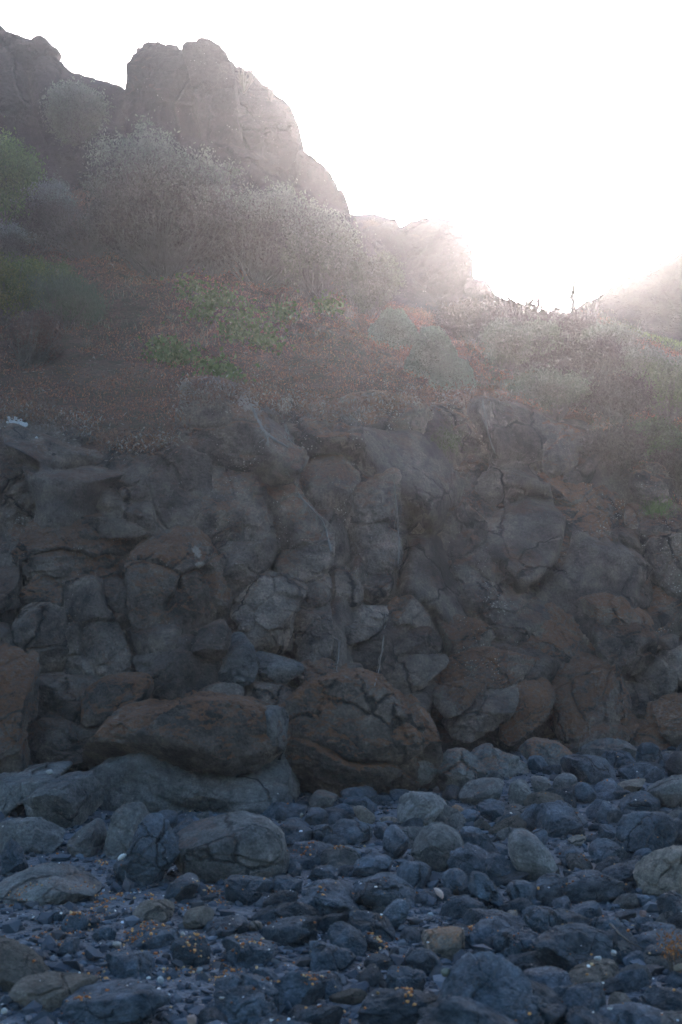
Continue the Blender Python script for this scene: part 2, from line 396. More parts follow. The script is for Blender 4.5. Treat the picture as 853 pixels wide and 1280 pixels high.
# far hill on the right
def far_hill():
    prof = [(-400, 560), (300, 520), (560, 470), (640, 430), (700, 395), (745, 378), (790, 347), (853, 316), (950, 262), (1100, 215), (1300, 190), (1800, 240), (2600, 330)]
    us = np.linspace(-400, 2600, 380); pu = np.interp(us, [a for a, b in prof], [b for a, b in prof])
    V = []; N = 90
    for u, v in zip(us, pu):
        top = P(u, v, 27.5); x0 = (u - 426.5) / F
        for j in range(N):
            t = j / (N - 1)
            if t < .8: s = t / .8; y = 21.5 + (top[1] - 21.5) * s; z = -1 + (top[2] + 1) * s ** 1.05
            else: s = (t - .8) / .2; y = top[1] + 60 * s; z = top[2] - (top[2] - 2) * s ** 1.5
            V.append((x0 * y * 1.0, y, z))
    V = np.array(V); am = np.tile(np.minimum(1, np.minimum(np.arange(N), 200) / 12), len(us))
    V[:, 2] += am * (.35 * fbm(V * .15, 4) + .25 * fbm(V * .7, 3))
    idx = np.arange(len(us) * N).reshape(len(us), N)
    q = np.stack([idx[:-1, :-1], idx[1:, :-1], idx[1:, 1:], idx[:-1, 1:]], -1).reshape(-1, 4)
    k = NB('far_hill_scrub'); n1 = k.noise(.3, 8, .7); n2 = k.noise(2.5, 6, .75)
    c = k.mix(k.ramp(n1, (.42, 0.0), (.58, 1.0)), (.034, .024, .018), (.026, .026, .015))
    c = k.mix(1.0, c, k.ramp(n2, (.35, .5), (.65, 1.4)), 'MULTIPLY'); k.l(c, k.b.inputs['Base Color']); k.rough(.95)
    k.l(k.bump(n2, .8, .3), k.b.inputs['Normal'])
    o = link('far_hill', mesh_np('far_hill', V, q), k.m); tag(o, 'hazy brown hillside falling towards the sun', 'hill', kind='structure')
far_hill()

# ------------------------------------------------------------------ rock builder
def chaikin(p, n=2):
    p = np.array(p, dtype=float)
    for _ in range(n):
        q = np.roll(p, -1, axis=0); p = np.stack([.78 * p + .22 * q, .22 * p + .78 * q], 1).reshape(-1, 2)
    return p
def radial(poly, n=360):
    """outline as centre and radius per angle (photo px, y up)"""
    p = chaikin(poly); p = p * np.array([1, -1])
    x, y = p[:, 0], p[:, 1]; xn, yn = np.roll(x, -1), np.roll(y, -1); cr = x * yn - xn * y; A = cr.sum() / 2
    c = np.array([((x + xn) * cr).sum() / (6 * A), ((y + yn) * cr).sum() / (6 * A)])
    q = p - c; th = np.linspace(-math.pi, math.pi, n, endpoint=False); R = np.zeros(n)
    a, b = q, np.roll(q, -1, axis=0)
    for i, t in enumerate(th):
        d = np.array([math.cos(t), math.sin(t)]); e = b - a
        den = d[0] * e[:, 1] - d[1] * e[:, 0]; den = np.where(abs(den) < 1e-9, 1e-9, den)
        r = (a[:, 0] * e[:, 1] - a[:, 1] * e[:, 0]) / den; s = (a[:, 0] * d[1] - a[:, 1] * d[0]) / den
        ok = (r > 0) & (s >= -1e-6) & (s <= 1 + 1e-6); R[i] = r[ok].max() if ok.any() else 1
    R = (np.roll(R, 1) + R * 2 + np.roll(R, -1)) / 4
    return np.array([c[0], -c[1]]), th, R

def rock_shape(th, R, T, p=3.2, n=24, seed=0, amp=.05, facets=5, strata=0, crack=.0, ftilt=.35, detail=1.0, chunk=0):
    """closed stone with front outline R(th) (metres, x right / y up / z to viewer), depth T"""
    rs = np.random.RandomState(seed); D, Q = cubesphere(n)
    h = np.hypot(D[:, 0], D[:, 1]); s = (h ** p + np.abs(D[:, 2]) ** p) ** (-1 / p)
    ang = np.arctan2(D[:, 1], D[:, 0]); Rr = np.interp(ang, th, R, period=2 * math.pi)
    V = np.stack([Rr * s * h * np.cos(ang), Rr * s * h * np.sin(ang), s * D[:, 2] * T / 2], -1)
    size = float(R.mean())
    for _ in range(facets):
        nn = rs.normal(size=3); nn[2] = abs(nn[2]) * .8 + ftilt; nn /= np.linalg.norm(nn)
        d = V @ nn; lim = np.quantile(d, rs.uniform(.80, .95)); ex = np.maximum(d - lim, 0); V = V - ex[:, None] * .86 * nn
    N = V / np.array([size, size, T / 2]) ** 2; N /= (np.linalg.norm(N, axis=1)[:, None] + 1e-9)
    off = rs.uniform(0, 200, 3); S = V / size + off
    d = amp * (.7 if chunk > .9 else 1.3) * fbm(S * 1.1, 3) + amp * (.25 if chunk > .9 else .55) * ridge(S * 2.3 + 5, 3) + amp * .38 * detail * fbm(S * 6.5, 4, .6)
    if strata:
        W = S * np.array([.5, 3.2, .5]); d = d + strata * amp * ridge(W * 1.5 + .4 * fbm(S, 2)[:, None], 3)
    if n >= 26 and chunk:
        Wp = S * np.array([1.0, 1.3, .8]) * .78 + .12 * np.stack([pn(S * 2.1), pn(S * 2.1 + 50), pn(S * 2.1 + 90)], -1)
        f1, f2, idv = cells(Wp); e = np.clip((f2 - f1) / .07, 0, 1)
        d = d + chunk * (.125 * (idv - .5) - .055 * (1 - e))
        if n >= 40:
            f1, f2, idv = cells(Wp * 2.7 + 11); e = np.clip((f2 - f1) / .10, 0, 1)
            d = d + chunk * (.032 * (idv - .5) - .010 * (1 - e))
    if crack:
        for k in range(2):
            q = pn(S * np.array([.75, .75, .6]) + 31 * k + .25 * fbm(S * 3, 2)[:, None]); d = d - crack * np.exp(-(q / .022) ** 2)
    V = V + N * (d * size)[:, None]
    return V, Q

def place(V, c, yaw=0):
    if yaw:
        cy, sy = math.cos(yaw), math.sin(yaw); x = V[:, 0] * cy + V[:, 2] * sy; z = -V[:, 0] * sy + V[:, 2] * cy; V = np.stack([x, V[:, 1], z], -1)
    return V[:, 0:1] * RT + V[:, 1:2] * UP - V[:, 2:3] * FW + np.array(c)
_used = set()
def rock(poly, label, D=None, T=None, mat=M_WALL, col=(.3, .5, .5), p=3.6, amp=.05, facets=5, seed=None, name='cliff_boulder', cat='boulder',
         group='boulders packed into the cliff face', proud=0.0, strata=0, crack=.0, grow=1.17, parent=None, res=1.15, ftilt=.8, detail=2.6, chunk=1.3):
    c, th, R = radial(poly); R = R * grow
    if D is None: D = float(wallD(c[0], c[1])) - proud; onwall = True
    else: onwall = False
    Rm = R / F * D; size = Rm.mean()
    if T is None: T = 1.5 * size + .15
    if seed is None: seed = int(abs(c[0] * 7 + c[1] * 13)) % 99991
    ext = (R * 2).max() * 682 / 853; n = int(np.clip(ext * .62 * res, 9, 96))
    V, Q = rock_shape(th, Rm, T, p, n, seed, amp, facets, strata, crack, ftilt, detail, chunk)
    if onwall: V[:, 2] -= V[:, 1] * .55      # the wall leans back
    ctr = P(c[0], c[1], D + T * (.30 if onwall else .5))
    W = place(V, ctr)
    loc = ctr if parent is None else ctr - np.array(parent.location)
    o = link(name, mesh_np(name, W - ctr, Q), mat, parent, tuple(loc)); o.color = (*col, 1)
    if parent is None:
        tag(o, label, cat, group)
    return o
def zz(view, pts):
    ox, oy, s = {'a': (0, 500, 3.877), 'b': (210, 500, 3.877), 'c': (420, 480, 3.877), 'd': (633, 480, 3.877), 'e': (0, 700, 3.877), 'f': (210, 700, 3.877),
                 'g': (420, 700, 3.877), 'h': (633, 700, 3.877), 'i': (0, 860, 2.843), 'j': (280, 900, 2.843), 'k': (553, 900, 2.843),
                 'l': (0, 1060, 2.843), 'm': (280, 1060, 2.843), 'n': (553, 1060, 2.843), 'p': (0, 0, 1.0)}[view]
    return [(ox + x / s, oy + y / s) for x, y in pts]
# ------------------------------------------------------------------ rock wall (outlines traced, each block its own stone)
DK = (.15, .38, .45); MD = (.3, .5, .6); OR = (.85, .52, .3); GY = (.12, .62, .15); BR = (.35, .58, .8)
WALL = [
 # view, outline, colour, options, label
 ('a', [(-150,130),(60,60),(200,110),(330,170),(430,200),(460,290),(420,430),(380,540),(320,640),(200,660),(-150,680)], (.15,.38,1), dict(p=3, amp=.09, facets=8, crack=.02), 'rough lichen-flecked dark rock mass at the left edge, under the red groundcover, with white crusts'),
 ('a', [(480,330),(500,280),(545,235),(650,198),(814,220),(935,235),(1004,300),(1010,450),(994,560),(944,665),(814,655),(650,600),(470,575),(445,500)], (.2,.40,.45), dict(p=5, strata=.5, crack=.015), 'broad flat-faced dark block below the red groundcover, right of the pale slot'),
 ('a', [(350,600),(500,570),(700,600),(750,640),(600,665),(400,660)], (.2,.34,.5), dict(), 'thin slab wedged under the broad flat-faced dark block'),
 ('b', [(60,150),(90,20),(130,-50),(250,-60),(380,-20),(420,60),(450,130),(540,200),(640,235),(600,290),(540,370),(400,355),(250,310),(190,290),(110,210)], (.3,.52,.8), dict(p=4, strata=.4, proud=.35, crack=.02), 'topmost jutting block at left centre with a pale weathered right shoulder'),
 ('b', [(190,310),(300,330),(420,370),(440,450),(480,570),(495,680),(340,695),(140,670),(180,560),(190,430)], (.25,.55,.6), dict(p=5, crack=.015), 'upright brown panel of rock directly below the topmost jutting block'),
 ('b', [(430,370),(560,380),(620,430),(690,530),(770,600),(780,650),(640,690),(500,690),(480,560),(445,450)], BR, dict(p=4), 'slanting pale-flecked brown block beside the trailing pale root'),
 ('b', [(450,0),(640,30),(900,90),(930,230),(860,290),(700,260),(600,200),(500,110)], (.3,.6,1), dict(p=3.5, strata=.5), 'hazy ledge rock high in the wall, right of the topmost jutting block'),
 ('b', [(640,240),(800,270),(880,330),(880,520),(860,660),(800,650),(740,560),(660,450),(600,330)], (.3,.55,.8), dict(p=4, strata=.3), 'tall fractured block between the trailing root and the pale brown slab'),
 ('b', [(190,690),(330,700),(480,700),(510,760),(440,870),(330,960),(270,1010),(225,900),(240,780)], DK, dict(p=4), 'dark triangular block pointing down, below the upright brown panel'),
 ('b', [(550,750),(640,690),(770,650),(800,700),(785,800),(700,850),(620,885),(530,850)], (.25,.55,.4), dict(p=3, facets=4), 'rounded greenish-brown rock where the trailing pale root ends'),
 ('b', [(-160,650),(0,650),(130,670),(200,740),(235,850),(255,930),(265,1060),(150,1115),(-20,1125),(-150,1060)], (.45,.42,.6), dict(p=3.5, facets=7, proud=.1), 'rust-red topped block at left centre with cream crust patches'),
 ('f', [(330,180),(420,100),(540,95),(660,150),(620,230),(575,290),(600,420),(650,510),(590,495),(480,445),(400,405),(375,320),(325,250)], (.15,.54,.2), dict(p=4.5, facets=4), 'large smooth brown-grey lobe-shaped slab at the middle of the wall'),
 ('f', [(590,280),(700,200),(775,215),(785,340),(775,455),(700,495),(640,460),(620,350)], GY, dict(p=4), 'upright grey block right of the lobe-shaped slab'),
 ('f', [(600,110),(700,60),(780,80),(780,200),(700,205),(640,235)], (.2,.58,.3), dict(p=4), 'small brown block on top of the upright grey block'),
 ('f', [(110,370),(160,345),(250,300),(290,360),(282,430),(240,478),(130,467)], DK, dict(p=3, proud=.25, facets=3), 'nearly black rounded knob left of the pale grey leaning slab'),
 ('f', [(-10,400),(50,370),(115,370),(125,460),(60,430),(10,430)], DK, dict(), 'small dark knob touching the nearly black rounded knob'),
 ('f', [(-60,330),(30,320),(55,350),(40,392),(-50,395)], DK, dict(p=2.8), 'small round dark rock at the right end of the cracked dark face'),
 ('f', [(-40,470),(50,440),(130,468),(280,482),(270,540),(200,600),(130,660),(-20,700),(-110,560)], (.05,.36,.2), dict(p=4.5), 'flat very dark block beneath the rounded knob'),
 ('f', [(285,325),(400,420),(428,500),(412,575),(330,580),(250,560),(285,480)], (.05,.44,.05), dict(p=5, facets=3, proud=.05), 'pale grey leaning slab with a clean smooth face'),
 ('f', [(428,445),(520,478),(655,520),(560,592),(480,612),(440,565),(425,500)], (.05,.42,.05), dict(p=4, facets=3), 'smooth grey wedge pointing right, next to the pale grey leaning slab'),
 ('f', [(140,645),(240,592),(345,618),(355,665),(300,692),(165,685)], (.1,.66,.1), dict(p=3), 'low grey rounded stone under the very dark block, above the rusty ridge'),
 ('f', [(345,600),(470,605),(560,620),(600,650),(520,720),(430,730),(345,690)], (.2,.5,.2), dict(), 'brown filler rock right of the low grey rounded stone'),
 ('f', [(640,500),(760,480),(850,560),(800,600),(700,610),(590,600)], (.2,.6,.3), dict(), 'brown stone below the upright grey block, behind the rusty central boulder'),
 ('e', [(98,250),(200,235),(330,250),(352,330),(362,450),(362,568),(240,572),(180,505),(105,410)], (.1,.46,.25), dict(p=4, facets=4), 'left half of the big cracked dark face, with a bluish sloping panel'),
 ('e', [(300,140),(400,105),(470,130),(505,240),(560,275),(620,390),(640,480),(615,555),(500,582),(368,578),(352,420),(320,250)], (.2,.44,.5), dict(p=4, facets=4), 'right half of the big cracked dark face, rounded with rusty specks'),
 ('e', [(120,160),(180,85),(245,75),(295,120),(305,235),(115,248)], (.5,.45,.4), dict(p=3), 'small block capping the left half of the big cracked dark face'),
 ('e', [(470,105),(560,95),(650,170),(660,285),(570,305),(500,240)], (.1,.36,.2), dict(p=4), 'dark panel between the cracked dark face and the rust-red topped block'),
 ('e', [(590,310),(700,318),(860,325),(850,420),(750,500),(650,425)], (.1,.42,.2), dict(p=4), 'dark wedge under the dark panel at left centre'),
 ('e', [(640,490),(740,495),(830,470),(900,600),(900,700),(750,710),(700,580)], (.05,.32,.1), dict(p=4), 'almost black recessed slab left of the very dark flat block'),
 ('e', [(125,590),(250,575),(360,590),(440,600),(450,660),(400,780),(330,810),(140,815),(120,700)], (.2,.38,.2), dict(p=4.5), 'dark flat block under the cracked dark face, at the left'),
 ('e', [(430,625),(560,572),(690,558),(725,612),(700,690),(560,745),(430,780),(405,700)], (.9,.44,.3), dict(p=3.2, proud=.25), 'small tilted block with a rusty orange top left of the dark recess'),
 ('e', [(-70,50),(40,40),(78,120),(72,280),(35,400),(-60,420)], DK, dict(p=3.5), 'upper dark column at the left edge'),
 ('e', [(-70,330),(30,325),(95,430),(98,515),(30,505),(-60,480)], DK, dict(p=3), 'small grey knob under the upper dark column at the left edge'),
 ('e', [(-90,465),(20,475),(62,520),(125,540),(134,620),(112,760),(130,900),(135,1000),(110,1070),(-90,1070)], (.65,.46,.2), dict(p=4, proud=.5, facets=6), 'orange-faced pillar at the left edge reaching down to the cracked boulder'),
 ('e', [(-90,-30),(60,-80),(160,-200),(420,-190),(640,-150),(690,-50),(670,70),(470,110),(300,110),(240,70),(100,60),(-60,40)], (.4,.38,.7), dict(p=3, strata=1.0, amp=.07, T=1.1), 'long layered dark ledge running across the left side of the wall'),
 ('g', [(-20,208),(90,225),(247,230),(240,300),(170,322),(-10,295)], (.1,.58,.1), dict(p=5, facets=2), 'upper of the stacked brick-like slabs left of the white seam'),
 ('g', [(-30,300),(110,320),(225,330),(100,400),(-20,440)], (.15,.56,.1), dict(p=5, facets=2), 'second of the brick-like slabs left of the white seam'),
 ('g', [(0,455),(120,398),(228,345),(225,430),(202,492),(60,518)], (.05,.56,.1), dict(p=5, facets=2), 'bluish lower slab with a slanting top left of the white seam'),
 ('g', [(0,530),(60,508),(125,510),(122,572),(30,575)], (.05,.56,.1), dict(p=4, facets=2), 'small left brick under the bluish slab with a slanting top'),
 ('g', [(127,510),(210,490),(216,572),(128,582)], (.05,.5,.1), dict(p=4, facets=2), 'small right brick under the bluish slab, against the white seam'),
 ('g', [(-20,50),(60,58),(122,120),(132,200),(0,222)], (.15,.56,.3), dict(p=3.4, facets=3), 'rounded hexagonal stone left of the white seam, above the brick-like slabs'),
 ('g', [(100,65),(240,55),(275,110),(225,180),(140,212),(122,130)], (.2,.6,.3), dict(p=3.4, facets=3), 'brown rounded stone right of the hexagonal stone'),
 ('c', [(-30,560),(150,490),(285,440),(308,600),(305,880),(150,935),(-20,900)], (.2,.62,.5), dict(p=6, facets=2, crack=.02), 'flat pale brown slab left of the white seam in the upper wall'),
 ('c', [(-40,200),(100,185),(240,260),(292,430),(150,485),(-20,560),(-40,500)], (.3,.58,.9), dict(p=4), 'fractured block above the flat pale brown slab'),
 ('c', [(305,350),(500,315),(720,325),(840,420),(840,620),(770,853),(700,950),(450,970),(325,900),(315,600)], (.25,.50,.9), dict(p=5, facets=4, crack=.015), 'largest flat brown face high in the middle of the wall, flecked with white'),
 ('c', [(400,190),(480,120),(600,60),(800,60),(900,190),(890,330),(720,335),(500,315),(400,270)], (.3,.66,1), dict(p=3, proud=.2), 'hazy rounded block crowning the wall beneath the sun'),
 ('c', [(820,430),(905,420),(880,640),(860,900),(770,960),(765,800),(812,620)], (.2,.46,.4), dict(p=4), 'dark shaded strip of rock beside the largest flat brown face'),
 ('c', [(60,60),(250,40),(440,110),(420,240),(250,270),(100,190),(0,170)], (.4,.62,1), dict(p=3, strata=.5), 'broken ledge under the dry groundcover, left of the hazy crowning block'),
 ('g', [(340,150),(450,75),(600,100),(880,130),(1010,190),(970,300),(800,410),(700,330),(580,280),(480,295),(390,230)], (.25,.48,1), dict(p=3, amp=.07, proud=.2), 'long bumpy bulging ledge right of the white seam, flecked with white'),
 ('g', [(255,230),(350,165),(430,250),(440,320),(340,310),(265,290)], (.4,.6,.2), dict(p=4, facets=2), 'small reddish flat stone tucked right of the white seam'),
 ('g', [(235,465),(330,365),(430,328),(485,380),(502,440),(400,468),(270,482)], (.1,.48,.3), dict(p=3, proud=.1), 'dark rounded triangular stone right of the white seam'),
 ('g', [(465,315),(560,275),(680,305),(800,400),(740,445),(600,470),(505,452),(488,390)], (.5,.42,1), dict(p=3, proud=.3), 'speckled dark dome-shaped stone above the hollow boulder'),
 ('g', [(215,590),(280,482),(500,472),(525,515),(440,570),(330,650),(225,645)], (.05,.46,.15), dict(p=4), 'bluish dark block under the rounded triangular stone'),
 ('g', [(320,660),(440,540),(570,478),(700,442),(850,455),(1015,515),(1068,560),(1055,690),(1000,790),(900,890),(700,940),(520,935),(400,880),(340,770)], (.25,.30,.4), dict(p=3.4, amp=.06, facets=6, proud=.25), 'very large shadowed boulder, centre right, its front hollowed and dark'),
 ('g', [(430,560),(570,485),(700,442),(850,456),(1015,515),(1065,565),(900,612),(780,595),(620,610),(500,625)], (.85,.46,.8), dict(p=3, proud=.70, strata=.5), 'orange-brown brow hanging over the hollow of the large shadowed boulder'),
 ('g', [(540,760),(640,690),(780,625),(870,615),(860,700),(780,800),(640,860),(565,830)], (.05,.62,.1), dict(p=3.4, proud=.72), 'smooth blue-grey slab inside the hollow of the large shadowed boulder'),
 ('g', [(790,790),(820,680),(880,610),(1000,588),(1045,620),(1025,730),(930,810),(840,860)], (.85,.44,.3), dict(p=3.2, proud=.85), 'brown egg-shaped lump under the right end of the orange-brown brow'),
 ('g', [(490,620),(620,590),(725,620),(650,690),(540,750),(480,700)], (.5,.4,.3), dict(p=3.2, proud=.6), 'small brown lump under the left end of the orange-brown brow'),
 ('h', [(-60,300),(0,230),(80,190),(180,185),(250,228),(350,250),(436,300),(438,490),(330,497),(200,525),(100,475),(-40,465),(-100,380)], (.85,.46,.6), dict(p=3.6, proud=.35, facets=4), 'big red-brown boulder at the right with one pale fleck near its top'),
 ('h', [(105,135),(170,75),(268,150),(275,205),(230,220),(110,190)], (1.0,.6,.3), dict(p=3, proud=.2), 'small bright orange wedge sitting on the big red-brown boulder'),
 ('h', [(240,140),(350,105),(380,235),(300,240),(265,200)], (.2,.5,.3), dict(), 'grey wedge right of the small bright orange wedge'),
 ('h', [(405,190),(440,40),(480,-10),(560,-20),(665,45),(705,170),(645,218),(520,198)], (.3,.42,.7), dict(p=3.2, proud=.25), 'dark triangular block with a rusty upper right edge, right of the flat faces'),
 ('h', [(380,195),(470,178),(600,213),(705,250),(705,300),(560,310),(440,295),(375,245)], (.95,.46,.5), dict(p=3, proud=.45), 'flat orange-rimmed cap lying on the round bluish-black boulder'),
 ('h', [(448,325),(600,302),(700,335),(712,420),(640,505),(550,553),(480,505),(440,430)], (.3,.42,.4), dict(p=3, proud=.35, facets=2), 'round bluish-black boulder under the flat orange-rimmed cap'),
 ('h', [(700,230),(760,135),(950,110),(950,345),(820,362),(720,372),(700,300)], (.5,.42,.8), dict(p=3.6), 'brown flecked block against the right edge, beside the orange-rimmed cap'),
 ('h', [(712,385),(820,360),(835,400),(780,432),(718,428)], (.2,.5,.2), dict(), 'small grey stone in the crack under the brown flecked block'),
 ('h', [(630,510),(700,448),(775,510),(858,630),(830,672),(740,662),(650,615)], (.05,.52,.1), dict(p=3.5), 'leaning blue-grey stone right of the round bluish-black boulder'),
 ('h', [(750,460),(950,380),(950,570),(850,610),(790,525)], (.05,.56,.1), dict(p=4), 'smooth blue-grey block at the right edge above the rusty corner boulder'),
 ('h', [(230,560),(330,502),(450,508),(545,560),(585,700),(598,800),(500,880),(300,890),(235,800),(235,650)], (.7,.38,.3), dict(p=3.6, proud=.5, facets=6), 'dark square boulder with a rusty top right of the large shadowed boulder'),
 ('h', [(555,600),(640,615),(760,670),(730,770),(600,790),(570,700)], (.15,.54,.1), dict(p=3.2), 'grey-brown rock right of the dark square boulder'),
 ('h', [(720,730),(800,670),(950,670),(950,920),(800,880),(740,820)], (.95,.5,.2), dict(p=3, proud=.5), 'rusty corner boulder at the right edge above the beach'),
 ('h', [(580,800),(700,785),(810,860),(780,940),(590,940)], (.5,.48,.2), dict(p=3.2, proud=.3), 'low brown rock between the dark square boulder and the rusty corner boulder'),
 ('d', [(55,440),(200,400),(340,395),(480,405),(565,490),(608,580),(585,700),(490,790),(455,690),(300,625),(100,595),(45,520)], (.6,.50,1), dict(p=3.4, proud=.2, facets=6), 'lichen-speckled shoulder block with a rust streak, upper right of the wall'),
 ('d', [(30,660),(55,590),(270,598),(350,618),(455,650),(475,810),(410,920),(150,965),(50,890)], (.55,.50,1), dict(p=4.5, proud=.3, strata=.5), 'layered square block under the lichen-speckled shoulder block'),
 ('d', [(-90,260),(40,200),(200,190),(280,195),(410,255),(450,330),(465,405),(340,402),(100,415),(-60,425)], (.5,.56,.8), dict(p=3.2, proud=.5, facets=6), 'overhanging hazy block with a reddish nose below the crest'),
 ('d', [(-110,110),(30,45),(130,35),(270,75),(340,125),(300,180),(180,200),(0,225),(-100,205)], (.3,.74,1), dict(p=2.8, amp=.09), 'pale lichen-covered crest rock directly under the sunlit bushes'),
 ('d', [(330,130),(440,125),(525,190),(540,290),(505,380),(460,360),(400,255),(345,195)], (.3,.66,1), dict(p=2.8, amp=.09, facets=7), 'pale crusted rock stepping down right of the crest rock'),
 ('d', [(600,480),(650,418),(700,445),(762,480),(770,550),(740,575),(640,545)], (.2,.55,.6), dict(p=2.8, proud=.2), 'small angular grey stone on the right shoulder with a lit rim'),
 ('d', [(465,385),(540,385),(610,450),(610,530),(530,490)], (.4,.52,.6), dict(), 'narrow stone left of the small angular grey stone'),
 ('d', [(590,600),(650,588),(695,640),(665,760),(600,820),(515,820),(580,700)], (.3,.52,.8), dict(p=3.4), 'slanting grey slab below the small angular grey stone'),
 ('d', [(695,700),(760,648),(950,625),(950,970),(780,985),(700,880),(675,780)], (.3,.44,1), dict(p=3.6, proud=.3), 'white-flecked dark boulder at the right edge below the green tuft'),
 ('d', [(640,410),(760,395),(840,480),(830,580),(770,575),(740,480)], (.3,.44,.3), dict(), 'dark round-backed rock behind the small angular grey stone'),
 ('i', [(-60,340),(140,300),(235,295),(130,370),(75,415),(30,490),(-60,490)], (.1,.66,.1), dict(p=3.4, D=9.9, T=1.2), 'flat grey stone behind the cracked grey boulder at the left'),
 ('i', [(95,150),(150,135),(240,128),(290,200),(310,190),(340,200),(300,270),(240,292),(170,292),(105,240)], (.25,.36,.2), dict(p=3.2), 'reddish dark rock in the corner above the cracked grey boulder'),
 ('i', [(265,140),(370,112),(383,150),(345,195),(280,195)], DK, dict(), 'small dark cap stone left of the rusty ridge rock'),
 ('i', [(330,240),(375,190),(430,105),(560,66),(720,42),(853,58),(965,100),(1005,190),(945,240),(850,272),(700,258),(600,232),(450,250),(350,262)], (.78,.46,.2), dict(p=2.8, T=1.5, D=10.15, facets=6, strata=.5), 'long rusty ridge rock lying over the cracked grey wall, left of centre'),
 ('i', [(405,260),(560,225),(700,245),(853,260),(970,230),(1010,330),(1025,400),(960,455),(700,460),(560,450),(435,420),(395,330)], (.05,.62,.05), dict(p=5, D=10.25, T=1.4, crack=.03, facets=4), 'cracked grey wall of rock beneath the long rusty ridge rock'),
 ('p', [(326,893),(340,889),(357,893),(356,930),(346,957),(330,945)], (.0,.5,.0), dict(p=3, D=10.6, T=.5), 'smooth grey stone wedged between the rusty ridge rock and the rusty central boulder'),
 ('p', [(352,890),(375,866),(430,849),(470,856),(497,880),(523,915),(524,955),(500,990),(450,1003),(365,1005),(344,970),(350,920)], (.85,.48,.2), dict(p=3.2, D=10.7, T=1.7, facets=7, strata=.3, amp=.06, crack=.02), 'rusty orange-brown central boulder at the foot of the wall'),
]
wall_rocks = {}
for view, pts, col, kw, lab in WALL:
    kw = dict(kw)
    m = M_GREY if (lab.startswith(('cracked grey wall', 'smooth grey', 'pale grey leaning', 'flat grey')) ) else M_WALL
    if m is M_WALL and col[0] < .8: col = (min(.8, col[0] * 1.25 + .14), col[1], col[2])
    wall_rocks[lab] = rock(zz(view, pts), lab, mat=m, col=col, **kw)

# white crusts on the left rock mass, as parts of it
def surf(o, u, v):
    """first point of object o seen through pixel u, v"""
    r = ray(u, v); r = Vector(r / np.linalg.norm(r)); ok, loc, nor, _ = o.ray_cast(Vector(CAM) - o.location, r)
    return (np.array(loc + o.location), np.array(nor)) if ok else None
def crust(o, u, v, w_, h_, rot, seed, name='white_crust', colr=(.48, .48, .49)):
    rs = np.random.RandomState(seed); V = []; Fq = []
    for _ in range(int(w_ * h_ * 1.1)):
        a = rs.uniform(0, 6.28); r = rs.uniform(0, 1) ** .8 * (.75 + .35 * math.sin(a * 3 + seed) * math.cos(a * 5)); x = r * math.cos(a) * w_ / 2; y = r * math.sin(a) * h_ / 2
        s = surf(o, u + x * math.cos(rot) - y * math.sin(rot), v + x * math.sin(rot) + y * math.cos(rot))
        if s is None: continue
        c, n = s; t1 = np.cross(n, [0.1, .2, 1]); t1 /= np.linalg.norm(t1); t2 = np.cross(n, t1); b = len(V); q = rs.uniform(.004, .015)
        for k in range(6):
            g = k / 6 * 6.283; V.append(c - np.array(o.location) + (t1 * math.cos(g) + t2 * math.sin(g)) * q * rs.uniform(.6, 1.3) + n * .003)
        V.append(c - np.array(o.location) + n * rs.uniform(.008, .016))
        for k in range(6): Fq.append((b + k, b + (k + 1) % 6, b + 6))
    if V:
        me = mesh_np(name, V, Fq); vcol(me, np.array(colr) * rs.uniform(.6, 1.1, (len(V), 1))); link(name, me, M_CRUST, o)
left_mass = wall_rocks[WALL[0][4]]
crust(left_mass, 22, 530, 30, 20, .6, 1); crust(left_mass, 44, 545, 8, 13, -.3, 2); crust(left_mass, 67, 604, 9, 20, -.5, 3)
rt = wall_rocks[WALL[10][4]]
crust(rt, 246, 690, 12, 16, -.6, 5, 'cream_crust', (.20, .165, .145)); crust(rt, 250, 706, 14, 7, .2, 6, 'cream_crust', (.19, .16, .14))
crust(wall_rocks[WALL[3][4]], 312, 505, 40, 22, .5, 7, 'cream_crust', (.26, .22, .20))
bb = [o for l, o in wall_rocks.items() if l.startswith('big red-brown')][0]
crust(bb, 659, 763, 7, 10, 0, 8, 'pale_crust', (.34, .28, .26))
bpy.context.view_layer.update()

# pale roots and mineral seams hanging down the wall
def wall_point(u, v):
    best = None
    for o in wall_rocks.values():
        s = surf(o, u, v)
        if s is not None:
            d = np.dot(s[0] - CAM, FW)
            if best is None or d < best[0]: best = (d, s[0], s[1])
    h = hit(u, v)
    if h is not None and (best is None or np.dot(h - CAM, FW) < best[0]): best = (0, h, -FW)
    return best
def tube(pts, rad, sides=5):
    pts = np.array(pts); V = []; Fq = []
    n = len(pts); tan = np.gradient(pts, axis=0); tan /= (np.linalg.norm(tan, axis=1)[:, None] + 1e-9)
    a = np.cross(tan, [.31, .83, .2]); a /= (np.linalg.norm(a, axis=1)[:, None] + 1e-9); b = np.cross(tan, a)
    for i in range(n):
        r = rad[i] if hasattr(rad, '__len__') else rad * (1 - .7 * i / n)
        for k in range(sides):
            g = k / sides * 6.283; V.append(pts[i] + (a[i] * math.cos(g) + b[i] * math.sin(g)) * r)
    for i in range(n - 1):
        for k in range(sides): Fq.append((i * sides + k, i * sides + (k + 1) % sides, (i + 1) * sides + (k + 1) % sides, (i + 1) * sides + k))
    return np.array(V), np.array(Fq)
